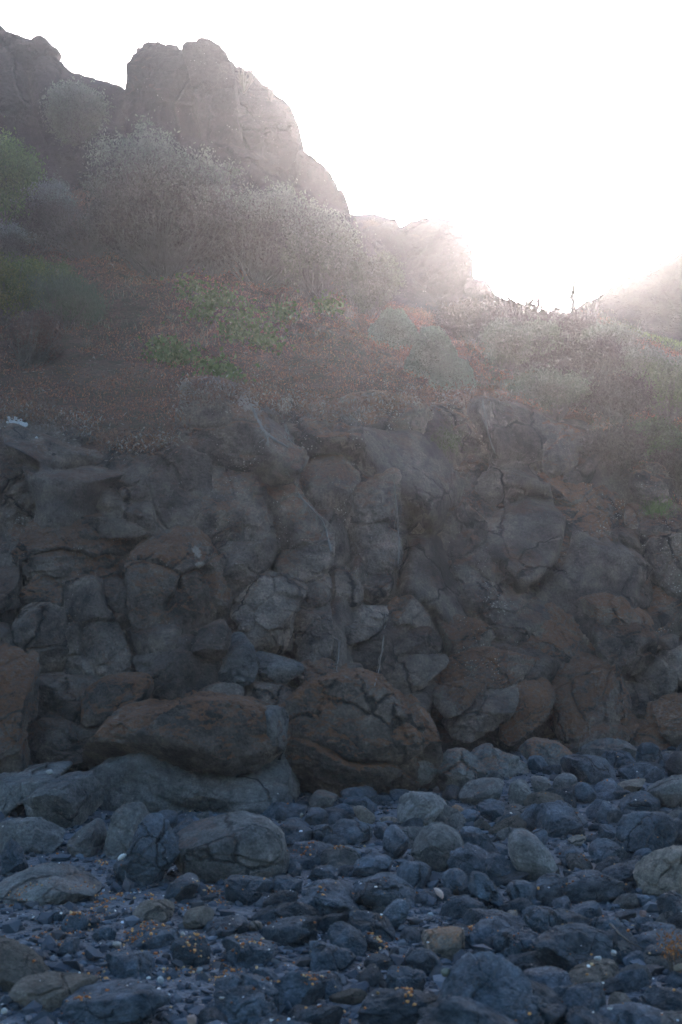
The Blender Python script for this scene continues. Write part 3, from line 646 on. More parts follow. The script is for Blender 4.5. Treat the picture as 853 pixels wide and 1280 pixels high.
def root(pxs, rad, label, branches=3, seed=1):
    rs = np.random.RandomState(seed); allV = []; allF = []; base = 0
    def strand(path, r):
        nonlocal base
        pts = []
        path = np.array(path, dtype=float); L = np.concatenate([[0], np.cumsum(np.linalg.norm(np.diff(path, axis=0), axis=1))])
        for t in np.arange(0, L[-1], 3.0):
            u = np.interp(t, L, path[:, 0]) + rs.normal(0, .7); v = np.interp(t, L, path[:, 1])
            q = wall_point(u, v)
            if q is not None: pts.append(q[1] - FW * .012)
        if len(pts) < 3: return
        pts = np.array(pts)
        for _ in range(3): pts[1:-1] = (pts[:-2] + pts[1:-1] * 2 + pts[2:]) / 4
        V, Fq = tube(pts, r * .6 * rs.uniform(.55, 1.3, len(pts)), 4); allV.append(V); allF.append(Fq + base); base += len(V)
    strand(pxs, rad)
    for k in range(branches):
        i = rs.randint(0, len(pxs) - 1); x, y = pxs[i]; x2, y2 = pxs[min(i + 1, len(pxs) - 1)]
        m = ((x + x2) / 2 + rs.normal(0, 2), (y + y2) / 2)
        strand([m, (m[0] + rs.normal(0, 2.5), m[1] + rs.uniform(5, 10)), (m[0] + rs.normal(0, 5), m[1] + rs.uniform(12, 20))], rad * .35)
        strand([(x + rs.normal(0, 2), y), ((x + x2) / 2 + rs.normal(0, 2.5), (y + y2) / 2), (x2 + rs.normal(0, 2), y2)], rad * .45)
    V = np.concatenate(allV); c = V.mean(0)
    o = link('dry_root', mesh_np('dry_root', V - c, np.concatenate(allF)), M_ROOT, None, tuple(c)); tag(o, label, 'root', 'pale dry roots trailing down the cliff face')
root([(312,502),(321,520),(327,535),(340,548),(362,560)], .024, 'pale crusted root over the right shoulder of the topmost jutting block', 5, 2)
root([(355,530),(362,550),(376,562)], .012, 'short loop of pale root right of the topmost jutting block', 4, 3)
root([(358,590),(370,605),(374,620),(390,636),(402,650),(409,664),(413,690)], .018, 'long pale root trailing down between the brown blocks left of centre', 8, 4)
root([(492,600),(497,640),(499,680),(497,715)], .010, 'thin pale root down the seam right of the flat pale brown slab', 3, 5)
root([(484,757),(480,785),(478,810),(473,840),(468,858)], .010, 'straight whitish root beside the stacked brick-like slabs', 4, 6)
root([(603,500),(609,535),(614,555),(622,574)], .016, 'pale root hanging over the hazy crowning block beneath the sun', 3, 7)
root([(413,795),(425,800),(420,840),(440,850)], .008, 'fine root left of the brick-like slabs, near the middle', 3, 9)

# ------------------------------------------------------------------ beach: traced boulders and stones
def beach_rock(poly, label, mat=M_BLUE, col=(0, .5, 0), depth=.9, p=2.6, amp=.05, facets=6, sink=.10, seed=None, back=0, name='beach_stone', cat='stone', group='stones on the dark beach', **k):
    pp = np.array(poly); vb = pp[:, 1].max(); uc = pp[:, 0].mean()
    h = pp[:, 1].max() - pp[:, 1].min(); pp2 = pp.copy()
    lim = vb - h * .25; pp2[:, 1] = np.where(pp[:, 1] > lim, pp[:, 1] + h * sink, pp[:, 1])
    D = ground_pt(uc, vb) ; size = (pp[:, 0].max() - pp[:, 0].min()) / F * D; hh = h / F * D
    T = min(depth * size, 1.6 * hh + .1)
    return rock(pp2, label, D=D - T * .08 + back, T=T, mat=mat, col=col, p=p, amp=amp, facets=facets, seed=seed, name=name, cat=cat, group=group, grow=1.0, ftilt=.0, detail=k.pop('detail', 2.0), chunk=k.pop('chunk', .8), **k)
GB = 'grey boulders at the foot of the cliff'
BB = [
 ('i', [(75,405),(130,358),(230,298),(315,290),(355,360),(402,412),(310,452),(240,508),(150,485),(88,445)], (.1,.66,0), dict(crack=.035, p=3), 'cracked grey boulder at the left with a crossing fracture'),
 ('i', [(305,290),(390,274),(415,310),(412,405),(395,425),(345,350)], (.1,.5,0), dict(p=3.4), 'upright grey-brown block right of the cracked grey boulder'),
 ('i', [(195,570),(290,500),(380,435),(410,425),(400,470),(385,530),(355,605),(290,590)], (.1,.66,0), dict(p=3, back=.05), 'left half of the split grey boulder by the white shell'),
 ('i', [(395,465),(440,420),(500,403),(530,450),(548,510),(470,560),(450,610),(355,610),(378,530)], (.1,.64,0), dict(p=3), 'right half of the split grey boulder by the white shell'),
 ('i', [(-40,490),(100,462),(200,498),(245,520),(185,580),(60,598),(-40,590)], (.0,.68,0), dict(), 'low rounded grey slab below the cracked grey boulder'),
 ('i', [(605,540),(650,495),(700,468),(853,438),(940,458),(1000,498),(1037,570),(1022,645),(920,688),(760,690),(650,650),(600,580)], (.12,.62,0), dict(p=2.2, facets=1, depth=.75, crack=.015, amp=.045, chunk=.3, detail=1.2), 'largest smooth rounded grey boulder on the beach'),
 ('l', [(-40,140),(60,95),(150,60),(300,68),(400,52),(395,110),(300,170),(150,195),(-20,200)], (.1,.78,0), dict(depth=.8, facets=3), 'wide flat brown-grey slab at the left edge of the beach'),
 ('j', [(598,180),(640,120),(720,108),(785,112),(770,190),(745,262),(620,250)], (.5,.62,0), dict(p=3), 'left half of the split grey boulder with rusty tips, right of centre'),
 ('j', [(755,200),(790,110),(853,103),(900,130),(950,190),(905,255),(820,270),(748,262)], (.4,.64,0), dict(p=3), 'middle piece of the split grey boulder with rusty tips'),
 ('k', [(73,100),(150,83),(250,120),(328,170),(312,212),(230,224),(130,204),(98,160)], (.5,.66,0), dict(p=3, crack=.02, back=.25, sink=.5), 'right grey boulder of the split group, orange lichen along its top'),
 ('k', [(50,270),(120,213),(200,208),(238,232),(232,300),(88,308)], (.1,.66,0), dict(p=2.8), 'squat grey boulder beneath the split group'),
 ('k', [(236,225),(290,203),(335,270),(322,318),(238,308)], (.0,.68,0), dict(p=3), 'upright rounded grey stone right of the squat grey boulder'),
 ('k', [(308,190),(350,183),(387,220),(388,290),(338,288)], (.0,.66,0), dict(p=3), 'narrow grey stone next to the pale ball-like stone'),
 ('k', [(393,212),(430,185),(480,198),(478,245),(430,272),(395,252)], (.0,.92,0), dict(p=2.2, facets=1), 'pale ball-like stone right of the split group'),
 ('k', [(255,110),(300,78),(340,64),(420,80),(495,132),(400,185),(310,150)], (.7,.58,0), dict(p=2.6), 'rust-topped brown boulder half hidden behind the split group'),
 ('k', [(460,112),(560,74),(650,68),(692,90),(695,155),(520,135)], (.2,.58,0), dict(p=2.6), 'low brown-grey boulder against the cliff foot, right of the rust-topped one'),
 ('k', [(715,270),(800,204),(920,206),(920,335),(780,305)], (.0,.78,0), dict(p=3.2, facets=3), 'pale flat-topped grey block at the right edge of the beach'),
 ('j', [(618,290),(640,262),(790,261),(812,335),(745,378),(680,398),(622,370)], (.05,.92,0), dict(p=4, facets=5), 'pale angular block standing right of centre on the beach'),
 ('j', [(653,450),(700,385),(780,368),(840,398),(858,470),(805,535),(700,522)], (.0,.56,0), dict(p=2.4, facets=3), 'rounded blue-grey boulder in front of the pale angular block'),
 ('j', [(290,295),(335,243),(420,275),(426,302),(350,318)], (.3,.6,0), dict(p=2.8), 'domed grey-brown stone below the rusty central boulder'),
 ('k', [(230,425),(258,384),(320,398),(380,468),(435,552),(350,580),(288,542),(240,495)], (.02,.95,0), dict(p=2.8, facets=2, crack=.01, chunk=.3), 'pale upright leaning boulder, right part of the beach'),
 ('h', [(-560,930),(-500,900),(-420,920),(-400,980),(-540,990)], (.3,.5,0), dict(), 'small dark wedge under the rusty central boulder'),
]
for view, pts, col, kw, lab in BB:
    if lab.startswith('small dark wedge under'): continue
    beach_rock(zz(view, pts), lab, M_GREY, col, name='beach_boulder', cat='boulder', group=GB, **kw)
TB = [
 ('k', [(678,535),(740,488),(830,450),(930,480),(930,640),(760,648),(700,600)], (.05,.62,0), dict(p=3.4), 'large tan angular boulder at the right edge'),
 ('m', [(663,335),(700,310),(790,290),(853,292),(880,330),(860,380),(780,400),(720,362)], (.5,.55,0), dict(p=3), 'pinkish tan flat-topped stone in the right foreground'),
 ('l', [(465,235),(500,198),(600,190),(645,205),(650,262),(560,268),(480,262)], (.0,.44,0), dict(p=3.2), 'flat brownish-grey oval cobble left of its twin in the left foreground'),
 ('l', [(648,260),(660,222),(740,208),(772,240),(750,275),(670,290)], (.0,.40,0), dict(p=2.8), 'smaller brownish-grey cobble right of the flat oval one'),
 ('l', [(15,520),(70,470),(180,465),(360,468),(385,520),(330,570),(200,580),(60,585)], (.0,.42,0), dict(p=3, depth=.7), 'wide greenish-grey slab in the bottom left corner'),
 ('k', [(615,232),(700,208),(742,216),(690,252),(630,258)], (.1,.52,0), dict(), 'tan flat stone near the pale flat-topped grey block'),
 ('k', [(440,425),(490,408),(528,420),(515,445),(450,448)], (.1,.56,0), dict(), 'small tan stone right of the pale upright leaning boulder'),
 ('k', [(592,525),(620,517),(655,522),(640,545),(600,545)], (0,.8,0), dict(), 'small pale stone left of the large tan boulder'),
 ('j', [(805,305),(853,300),(850,345),(812,345)], (.6,.5,0), dict(), 'small rusty pebble stone right of the pale angular block'),
 ('m', [(80,280),(100,260),(135,265),(140,290),(95,300)], (.2,.5,0), dict(), 'small brown round stone in the lower centre left'),
 ('n', [(215,235),(240,222),(280,228),(275,245),(220,248)], (.2,.6,0), dict(), 'small flat tan stone in the middle of the right foreground'),
 ('n', [(400,495),(480,425),(590,412),(700,430),(708,480),(600,505)], (.0,.34,0), dict(p=3), 'brown-grey boulder with a smooth sloping face, lower right'),
 ('n', [(585,520),(620,508),(680,535),(695,590),(640,612),(595,590)], (.0,.36,0), dict(p=2.4), 'rounded grey-brown stone at the bottom, lower right'),
 ('n', [(650,610),(700,592),(770,600),(800,640),(660,650)], (.0,.36,0), dict(p=2.4), 'grey stone cut by the bottom edge at the lower right'),
 ('j', [(545,345),(620,348),(618,368),(560,370)], (0,.5,0), dict(), 'thin tan sliver left of the pale angular block'),
 ('j', [(450,312),(490,304),(546,345),(520,372),(462,342)], (0,.5,0), dict(p=3), 'grey-tan wedge leaning left of the pale angular block'),
]
for view, pts, col, kw, lab in TB: beach_rock(zz(view, pts), lab, M_TAN, col, **kw)
KB = [
 ('l', [(380,140),(400,60),(470,20),(500,-90),(560,-110),(620,-95),(650,-40),(640,20),(600,60),(560,110),(480,135)], .5, dict(p=2.8, facets=7), 'dark angular boulder left of the largest smooth boulder'),
 ('i', [(525,480),(550,440),(620,438),(640,470),(600,520),(545,520)], .42, dict(), 'small black rock behind the dark angular boulder'),
 ('i', [(5,600),(10,530),(30,528),(70,570),(108,640),(60,670),(10,660)], .45, dict(), 'dark pointed rock at the left edge of the beach'),
 ('l', [(575,175),(595,130),(650,95),(710,88),(722,130),(700,180),(620,195)], .55, dict(p=2.8), 'dark chunky stone in front of the largest smooth boulder'),
 ('l', [(770,150),(790,115),(880,108),(970,120),(985,185),(900,200),(780,190)], .6, dict(p=3), 'flat-topped slate-blue block under the largest smooth boulder'),
 ('l', [(170,245),(190,212),(235,205),(250,235),(220,265),(180,265)], .55, dict(), 'small round slate stone at the left, right of the flat gravel'),
 ('l', [(215,270),(240,238),(300,230),(320,265),(290,300),(235,300)], .6, dict(), 'blue-grey chunk right of the small round slate stone'),
 ('l', [(315,325),(340,285),(400,275),(420,310),(380,335)], .55, dict(), 'small pointed blue stone left of the white pebble'),
 ('l', [(420,325),(450,290),(540,275),(640,310),(650,345),(560,360),(440,345)], .62, dict(p=3), 'flat slate-blue slab right of the white pebble'),
 ('l', [(190,365),(215,325),(290,320),(305,360),(270,390),(200,385)], .5, dict(), 'dark squat stone among amber litter at the left'),
 ('l', [(600,370),(620,320),(690,305),(750,350),(745,410),(650,430),(610,400)], .6, dict(facets=8), 'knobbly blue-grey stone left of centre in the foreground'),
 ('l', [(340,430),(360,385),(460,380),(600,385),(625,420),(520,460),(380,470)], .65, dict(p=3, depth=.7), 'long low slate-blue stone in the left foreground'),
 ('l', [(670,290),(740,275),(870,240),(900,300),(820,330),(720,330)], .5, dict(), 'dark low slab right of the brownish cobbles'),
 ('l', [(750,400),(760,340),(860,320),(990,350),(980,420),(860,425)], .52, dict(p=3), 'broad dark stone at lower centre left with amber litter behind'),
 ('l', [(720,600),(730,560),(770,540),(800,560),(795,590),(760,605)], .7, dict(), 'small grey-blue stone near the bottom, left of centre'),
 ('l', [(720,540),(740,480),(853,455),(990,500),(1000,600),(800,620)], .48, dict(p=3), 'dark bulky stone cut by amber litter at the bottom left centre'),
 ('m', [(-60,640),(-40,540),(60,495),(160,510),(215,590),(200,650)], .62, dict(p=2.6), 'rounded dark boulder cut by the bottom edge, left of centre'),
 ('m', [(90,460),(110,430),(160,430),(210,480),(215,540),(150,520)], .5, dict(), 'dark upright stone behind the rounded boulder at the bottom'),
 ('m', [(225,500),(250,455),(380,450),(470,470),(500,510),(400,540),(260,535)], .55, dict(p=3, depth=.7), 'flat wide dark stone at the bottom centre'),
 ('m', [(265,440),(275,350),(330,345),(420,360),(480,400),(440,445),(320,450)], .6, dict(p=3), 'angular slate block in the centre foreground'),
 ('m', [(-20,380),(0,320),(80,315),(170,370),(180,410),(60,415)], .5, dict(), 'dark slab left of the angular slate block'),
 ('m', [(350,340),(390,268),(430,265),(490,300),(508,345),(470,390),(400,370)], .58, dict(), 'humped dark stone behind the angular slate block'),
 ('m', [(430,290),(440,235),(530,230),(590,250),(610,310),(540,340),(460,320)], .5, dict(), 'dark stone lodged in the centre foreground under a speckled one'),
 ('m', [(560,290),(570,200),(610,180),(655,195),(662,240),(630,295)], .62, dict(amp=.08), 'white-specked rough stone in the centre foreground'),
 ('m', [(380,180),(410,120),(470,85),(550,95),(640,130),(760,160),(768,210),(720,235),(600,190),(480,195)], .6, dict(p=2.8, depth=.6, facets=8), 'long humped dark rock left of the pinkish shell'),
 ('m', [(440,95),(470,50),(520,25),(590,30),(615,75),(600,115),(540,115)], .66, dict(p=3), 'flat-topped blue-grey stone behind the long humped dark rock'),
 ('m', [(600,110),(630,60),(690,48),(750,80),(760,120),(700,150),(640,135)], .58, dict(facets=8), 'faceted blue-grey stone behind the pinkish shell'),
 ('m', [(760,110),(800,78),(853,80),(880,130),(860,160),(800,140)], .6, dict(), 'slate stone right of the pinkish shell'),
 ('m', [(160,160),(165,110),(200,102),(290,120),(275,165),(210,175)], .55, dict(), 'squat dark stone right of the slate-blue block'),
 ('m', [(275,170),(285,120),(350,110),(372,150),(360,195),(310,195)], .62, dict(), 'rounded slate stone right of the squat dark stone'),
 ('m', [(300,110),(320,70),(400,65),(430,100),(370,130)], .55, dict(), 'small blue stone edged with amber litter near centre'),
 ('m', [(240,240),(260,180),(320,175),(365,225),(330,260)], .58, dict(), 'blue-grey wedge above the amber litter in the centre'),
 ('m', [(570,470),(590,430),(660,430),(740,470),(740,520),(680,550),(600,530)], .52, dict(), 'dark jagged stone left of the largest foreground boulder'),
 ('m', [(635,400),(660,365),(740,360),(772,410),(750,460),(680,450)], .5, dict(p=3), 'dark block in front of the pinkish tan stone'),
 ('n', [(-30,700),(-60,600),(-20,500),(60,420),(130,370),(220,385),(300,430),(335,500),(330,600),(280,700)], .66, dict(p=2.6, facets=5, amp=.07, depth=.8, crack=.02), 'largest dark boulder in the foreground, cut by the bottom edge'),
 ('n', [(30,275),(90,225),(200,240),(300,265),(320,300),(220,335),(100,330)], .5, dict(p=2.8), 'dark low boulder above the big ribbed stone in the right foreground'),
 ('n', [(150,360),(200,310),(300,290),(380,325),(400,370),(350,420),(260,415)], .55, dict(p=2.6), 'ribbed dark blue stone behind the largest foreground boulder'),
 ('n', [(285,250),(310,205),(380,210),(440,250),(480,330),(430,365),(350,320)], .66, dict(p=2.6, facets=4), 'tall rounded blue-grey stone, middle of the right foreground'),
 ('n', [(500,320),(530,265),(600,248),(670,260),(672,320),(620,365),(540,360)], .62, dict(p=2.5), 'rounded stone crossed by a thin dry twig'),
 ('n', [(670,290),(690,245),(740,240),(765,270),(700,320)], .55, dict(), 'slate stone wedged right of the twig-crossed stone'),
 ('n', [(690,330),(710,280),(780,270),(853,290),(855,350),(800,360),(720,365)], .66, dict(), 'blue-grey stone left of the orange weed clump'),
 ('n', [(720,420),(720,350),(820,350),(840,400),(790,430)], .36, dict(), 'dark stone below the blue-grey stone by the weed clump'),
 ('n', [(765,230),(770,180),(810,150),(870,160),(900,280),(820,280)], .36, dict(p=2.6), 'dark rounded boulder at the right edge below the large tan boulder'),
 ('n', [(640,400),(660,375),(720,368),(748,405),(720,435),(660,430)], .7, dict(), 'small blue-grey egg-shaped stone in the lower right'),
 ('n', [(355,540),(390,510),(500,500),(590,500),(610,560),(600,660),(380,660)], .42, dict(p=3), 'near-black block at the bottom edge, lower right'),
 ('n', [(700,560),(740,500),(853,510),(920,560),(900,660),(720,640)], .42, dict(p=2.8), 'dark stone in the bottom right corner'),
 ('n', [(230,170),(235,125),(300,115),(350,155),(345,205),(280,208)], .58, dict(p=2.6), 'oval slate stone below the pale upright leaning boulder'),
 ('n', [(150,60),(160,30),(200,18),(250,50),(272,105),(210,125),(160,90)], .52, dict(p=2.5, facets=2), 'dark egg-shaped stone left of the pale upright leaning boulder'),
 ('n', [(0,115),(30,75),(90,85),(100,140),(60,170),(0,165)], .55, dict(), 'blue stone below the rounded blue-grey boulder'),
 ('n', [(95,175),(100,90),(150,88),(220,180),(250,210),(160,220)], .6, dict(), 'tilted slate slab left of the oval slate stone'),
 ('n', [(325,165),(340,110),(390,90),(445,110),(468,170),(420,190),(360,195)], .55, dict(), 'wrinkled blue-grey stone right of the oval slate stone'),
 ('n', [(435,130),(470,95),(560,92),(625,130),(632,170),(540,180),(460,165)], .60, dict(p=3), 'flat-topped dark slab below the pale upright leaning boulder'),
 ('n', [(430,260),(470,210),(560,190),(600,220),(560,255),(480,275)], .52, dict(), 'lumpy dark stone left of the twig-crossed stone'),
 ('n', [(690,200),(700,170),(735,168),(745,200),(720,215)], .7, dict(), 'little pale blue stone below the large tan boulder'),
 ('k', [(298,345),(330,308),(400,298),(480,308),(522,345),(480,400),(400,418),(330,400)], .58, dict(p=3, facets=8), 'big angular dark block in the middle of the right beach'),
 ('k', [(115,300),(190,278),(248,312),(252,352),(185,375),(130,335)], .55, dict(facets=8), 'shiny dark faceted stone below the squat grey boulder'),
 ('k', [(35,350),(120,310),(156,350),(102,382),(40,378)], .85, dict(), 'grey stone with a pale top, right of the pale angular block'),
 ('k', [(60,430),(62,385),(120,380),(182,425),(130,445)], .6, dict(), 'flat slate stone left of the pale upright leaning boulder'),
 ('k', [(135,470),(140,440),(230,438),(235,480),(170,485)], .42, dict(), 'dark slab touching the pale upright leaning boulder'),
 ('k', [(315,430),(320,390),(378,390),(378,430),(350,445)], .7, dict(), 'small grey-blue block behind the pale upright leaning boulder'),
 ('k', [(405,160),(440,130),(540,128),(640,140),(640,200),(520,235),(430,205)], .5, dict(), 'dark jumbled rock at the cliff foot, right of the pale ball-like stone'),
 ('k', [(540,130),(600,108),(680,120),(700,160),(640,180),(580,170)], .55, dict(), 'blue rough rock at the cliff foot under the low brown boulder'),
 ('k', [(690,170),(695,85),(760,80),(795,150),(750,190)], .55, dict(p=2.8), 'upright dark rock at the cliff foot near the right edge'),
 ('k', [(300,160),(310,130),(360,128),(385,160),(370,190),(320,185)], .58, dict(), 'small blue chunk behind the narrow grey stone'),
 ('k', [(460,280),(480,222),(520,225),(555,270),(510,300)], .55, dict(), 'blue stone right of the pale ball-like stone'),
 ('k', [(530,240),(600,205),(640,225),(640,262),(570,270)], .6, dict(), 'slate stone left of the tan flat stone'),
 ('k', [(480,330),(500,290),(570,285),(640,320),(650,370),(560,375)], .55, dict(facets=8), 'jagged blue rock right of the big angular dark block'),
 ('k', [(625,330),(640,275),(730,255),(800,290),(790,340),(690,345)], .5, dict(p=2.8), 'dark wide rock left of the pale flat-topped grey block'),
 ('k', [(620,440),(630,360),(700,335),(800,335),(870,380),(860,450),(760,500),(680,490)], .52, dict(p=2.8, facets=8), 'big dark boulder behind the large tan boulder'),
 ('k', [(548,430),(560,370),(600,358),(620,400),(600,435)], .6, dict(), 'pointed slate stone left of the big dark boulder'),
 ('k', [(522,470),(535,430),(600,420),(665,480),(650,510),(570,540)], .52, dict(facets=8), 'faceted dark stone left of the large tan boulder'),
 ('k', [(665,510),(690,468),(740,455),(785,465),(740,500)], .8, dict(p=2.4), 'light blue-grey flat stone behind the large tan boulder'),
 ('k', [(390,500),(400,455),(480,440),(530,480),(520,525),(450,530)], .5, dict(), 'black stone right of the pale upright leaning boulder'),
 ('k', [(820,370),(840,330),(900,320),(910,400),(850,400)], .5, dict(), 'dark stone at the right edge under the pale flat-topped block'),
 ('j', [(400,270),(430,245),(540,240),(560,280),(480,300)], .55, dict(), 'dark rock under the rusty central boulder, right part'),
 ('j', [(410,320),(430,280),(520,275),(560,310),(500,330)], .5, dict(), 'wet-looking dark slab right of the domed grey-brown stone'),
 ('j', [(290,370),(300,310),(350,310),(380,350),(350,385)], .46, dict(facets=8), 'black angular stone in front of the domed grey-brown stone'),
 ('j', [(200,380),(215,350),(280,355),(305,410),(260,430)], .5, dict(facets=8), 'dark jagged stone right of the largest smooth boulder'),
 ('j', [(380,420),(385,360),(450,350),(525,375),(520,430),(440,445)], .46, dict(p=3, facets=8), 'black cube-like stone in the middle of the upper beach'),
 ('j', [(300,400),(320,375),(385,375),(390,430),(330,445)], .44, dict(), 'dark flat stone left of the black cube-like stone'),
 ('j', [(530,410),(540,365),(580,365),(600,400),(570,425)], .5, dict(), 'small dark stone right of the black cube-like stone'),
 ('j', [(565,450),(570,380),(630,372),(662,430),(632,495),(575,500)], .62, dict(facets=7), 'wedge of slate left of the rounded blue-grey boulder'),
 ('j', [(240,480),(245,435),(310,430),(320,470),(280,485)], .46, dict(), 'dark stone by the right flank of the largest smooth boulder'),
 ('j', [(320,490),(325,445),(390,440),(410,480),(360,500)], .46, dict(), 'dark lump just above the centre amber litter'),
 ('j', [(385,490),(400,450),(450,448),(500,480),(460,500)], .55, dict(facets=8), 'sharp-edged slate stone above the centre amber litter'),
 ('j', [(225,540),(235,500),(275,510),(285,545),(250,560)], .5, dict(), 'small dark stone touching the largest smooth boulder'),
 ('j', [(570,290),(575,255),(640,248),(690,262),(620,290)], .5, dict(), 'dark slab behind the pale angular block'),
 ('p', [(330,1060),(345,1030),(390,1035),(400,1062)], .4, dict(), 'nearly black stone right of the largest boulder, half in shadow'),
]
for view, pts, b, kw, lab in KB:
    kw = dict(kw); kw.setdefault('amp', .085); kw['facets'] = kw.get('facets', 6) + 2; beach_rock(zz(view, pts), lab, M_BLUE, (0, b, 0), **kw)

TRACED = [np.array(zz(v, p)) for L in (BB, TB, KB) for v, p, *_ in L]
def covered(u, v, grow=1.0):
    for q in TRACED:
        x0, y0 = q.min(0); x1, y1 = q.max(0); cx, cy = (x0 + x1) / 2, (y0 + y1) / 2
        if ((u - cx) / ((x1 - x0) / 2 * grow + 1)) ** 2 + ((v - cy) / ((y1 - y0) / 2 * grow + 1)) ** 2 < 1: return True
    return False
def project(q):
    d = np.array(q) - CAM; D = d @ FW; return 426.5 + F * (d @ RT) / D, 640 - F * (d @ UP) / D, D
# small unnamed stones between the traced ones: eight shapes, copied
rs = np.random.RandomState(5); variants = []
for k in range(8):
    th = np.linspace(-math.pi, math.pi, 90, endpoint=False); R = 1 + .16 * np.sin(th * 2 + k) + .07 * np.sin(th * 3 + 2 * k) 
    R = R * np.where(np.sin(th) > 0, .75, .65) / np.maximum(np.abs(np.cos(th)) * .62 , .62)
    V, Q = rock_shape(th, R * .5, 1.0, 2.7, 22, 300 + k, .11, 9, 0, 0, 0, 2.0)
    V = V[:, [0, 2, 1]] * np.array([1, -1, .8]); me = mesh_np('beach_stone', V, Q); me.materials.append(M_BLUE if k < 6 else M_GREY if k == 6 else M_TAN); variants.append(me)
cnt = 0
for _ in range(9000):
    if cnt >= 230: break
    y = 5.0 + 10.5 * rs.uniform() ** 1.25; x = rs.uniform(-.30, .30) * y * 1.05
    z = float(zg(x, y)); u, v, D = project((x, y, z))
    if u < -20 or u > 875 or v > 1310 or v < 915: continue
    if y > float(wallD(u, v)) - .3: continue
    if u < 220 and v < 1110: continue
    if covered(u, v, .8): continue
    dens = pn(np.array([[x * .6, y * .6, 4.0]]))[0]
    if v > 1090 and u < 560 and rs.uniform() < (.88 if u < 320 else .5): continue
    r = rs.choice([.05, .075, .11, .15], p=[.34, .3, .24, .12]) * rs.uniform(.8, 1.25)
    k = rs.choice(8, p=[.13, .13, .13, .13, .13, .13, .15, .07]); o = bpy.data.objects.new('small_beach_stone', variants[k]); COL.objects.link(o)
    o.location = (x, y, z + r * .16); o.rotation_euler = (rs.normal(0, .3), rs.normal(0, .3), rs.uniform(0, 6.28)); o.scale = (r * 2, r * 2 * rs.uniform(.7, 1), r * 2 * rs.uniform(.55, .95))
    o.color = (0, {6: .62, 7: .32}.get(k, rs.choice([.3, .4, .5, .62, .8])), 0, 1); cnt += 1
    row = 'near the bottom edge' if v > 1190 else 'mid beach' if v > 1060 else 'near the cliff foot'
    side = 'on the left' if u < 285 else 'in the centre' if u < 570 else 'on the right'; hue = {6: 'grey', 7: 'tan'}.get(k, 'blue-black' if o.color[1] < .45 else 'slate-blue' if o.color[1] < .7 else 'pale blue-grey')
    big = 'fist-sized' if r < .09 else 'head-sized'
    tag(o, f'{big} {hue} stone wedged between larger ones {side}, {row}', 'stone', f'{big} {hue} stones {side}, {row}')

for _ in range(70):
    y = 6 + 8 * rs.uniform(); x = rs.choice([-1, 1]) * (y * .26 + .2 + rs.uniform(0, 3.5)); z = float(zg(x, y)); u, v, D = project((x, y, z))
    if y > float(wallD(u, v)) - .5: continue
    r = rs.uniform(.1, .3); k = rs.randint(8); o = bpy.data.objects.new('beach_stone', variants[k]); COL.objects.link(o); o.location = (x, y, z + r * .15)
    o.rotation_euler = (rs.normal(0, .2), rs.normal(0, .2), rs.uniform(0, 6.28)); o.scale = (r * 2, r * 1.6, r * 1.4); o.color = (0, rs.uniform(.35, .7), 0, 1)
    tag(o, 'large loose stone out at the far ' + ('left' if x < 0 else 'right') + ' end of the beach', 'stone', 'outlying stones ' + ('left' if x < 0 else 'right') + ' of the beach')

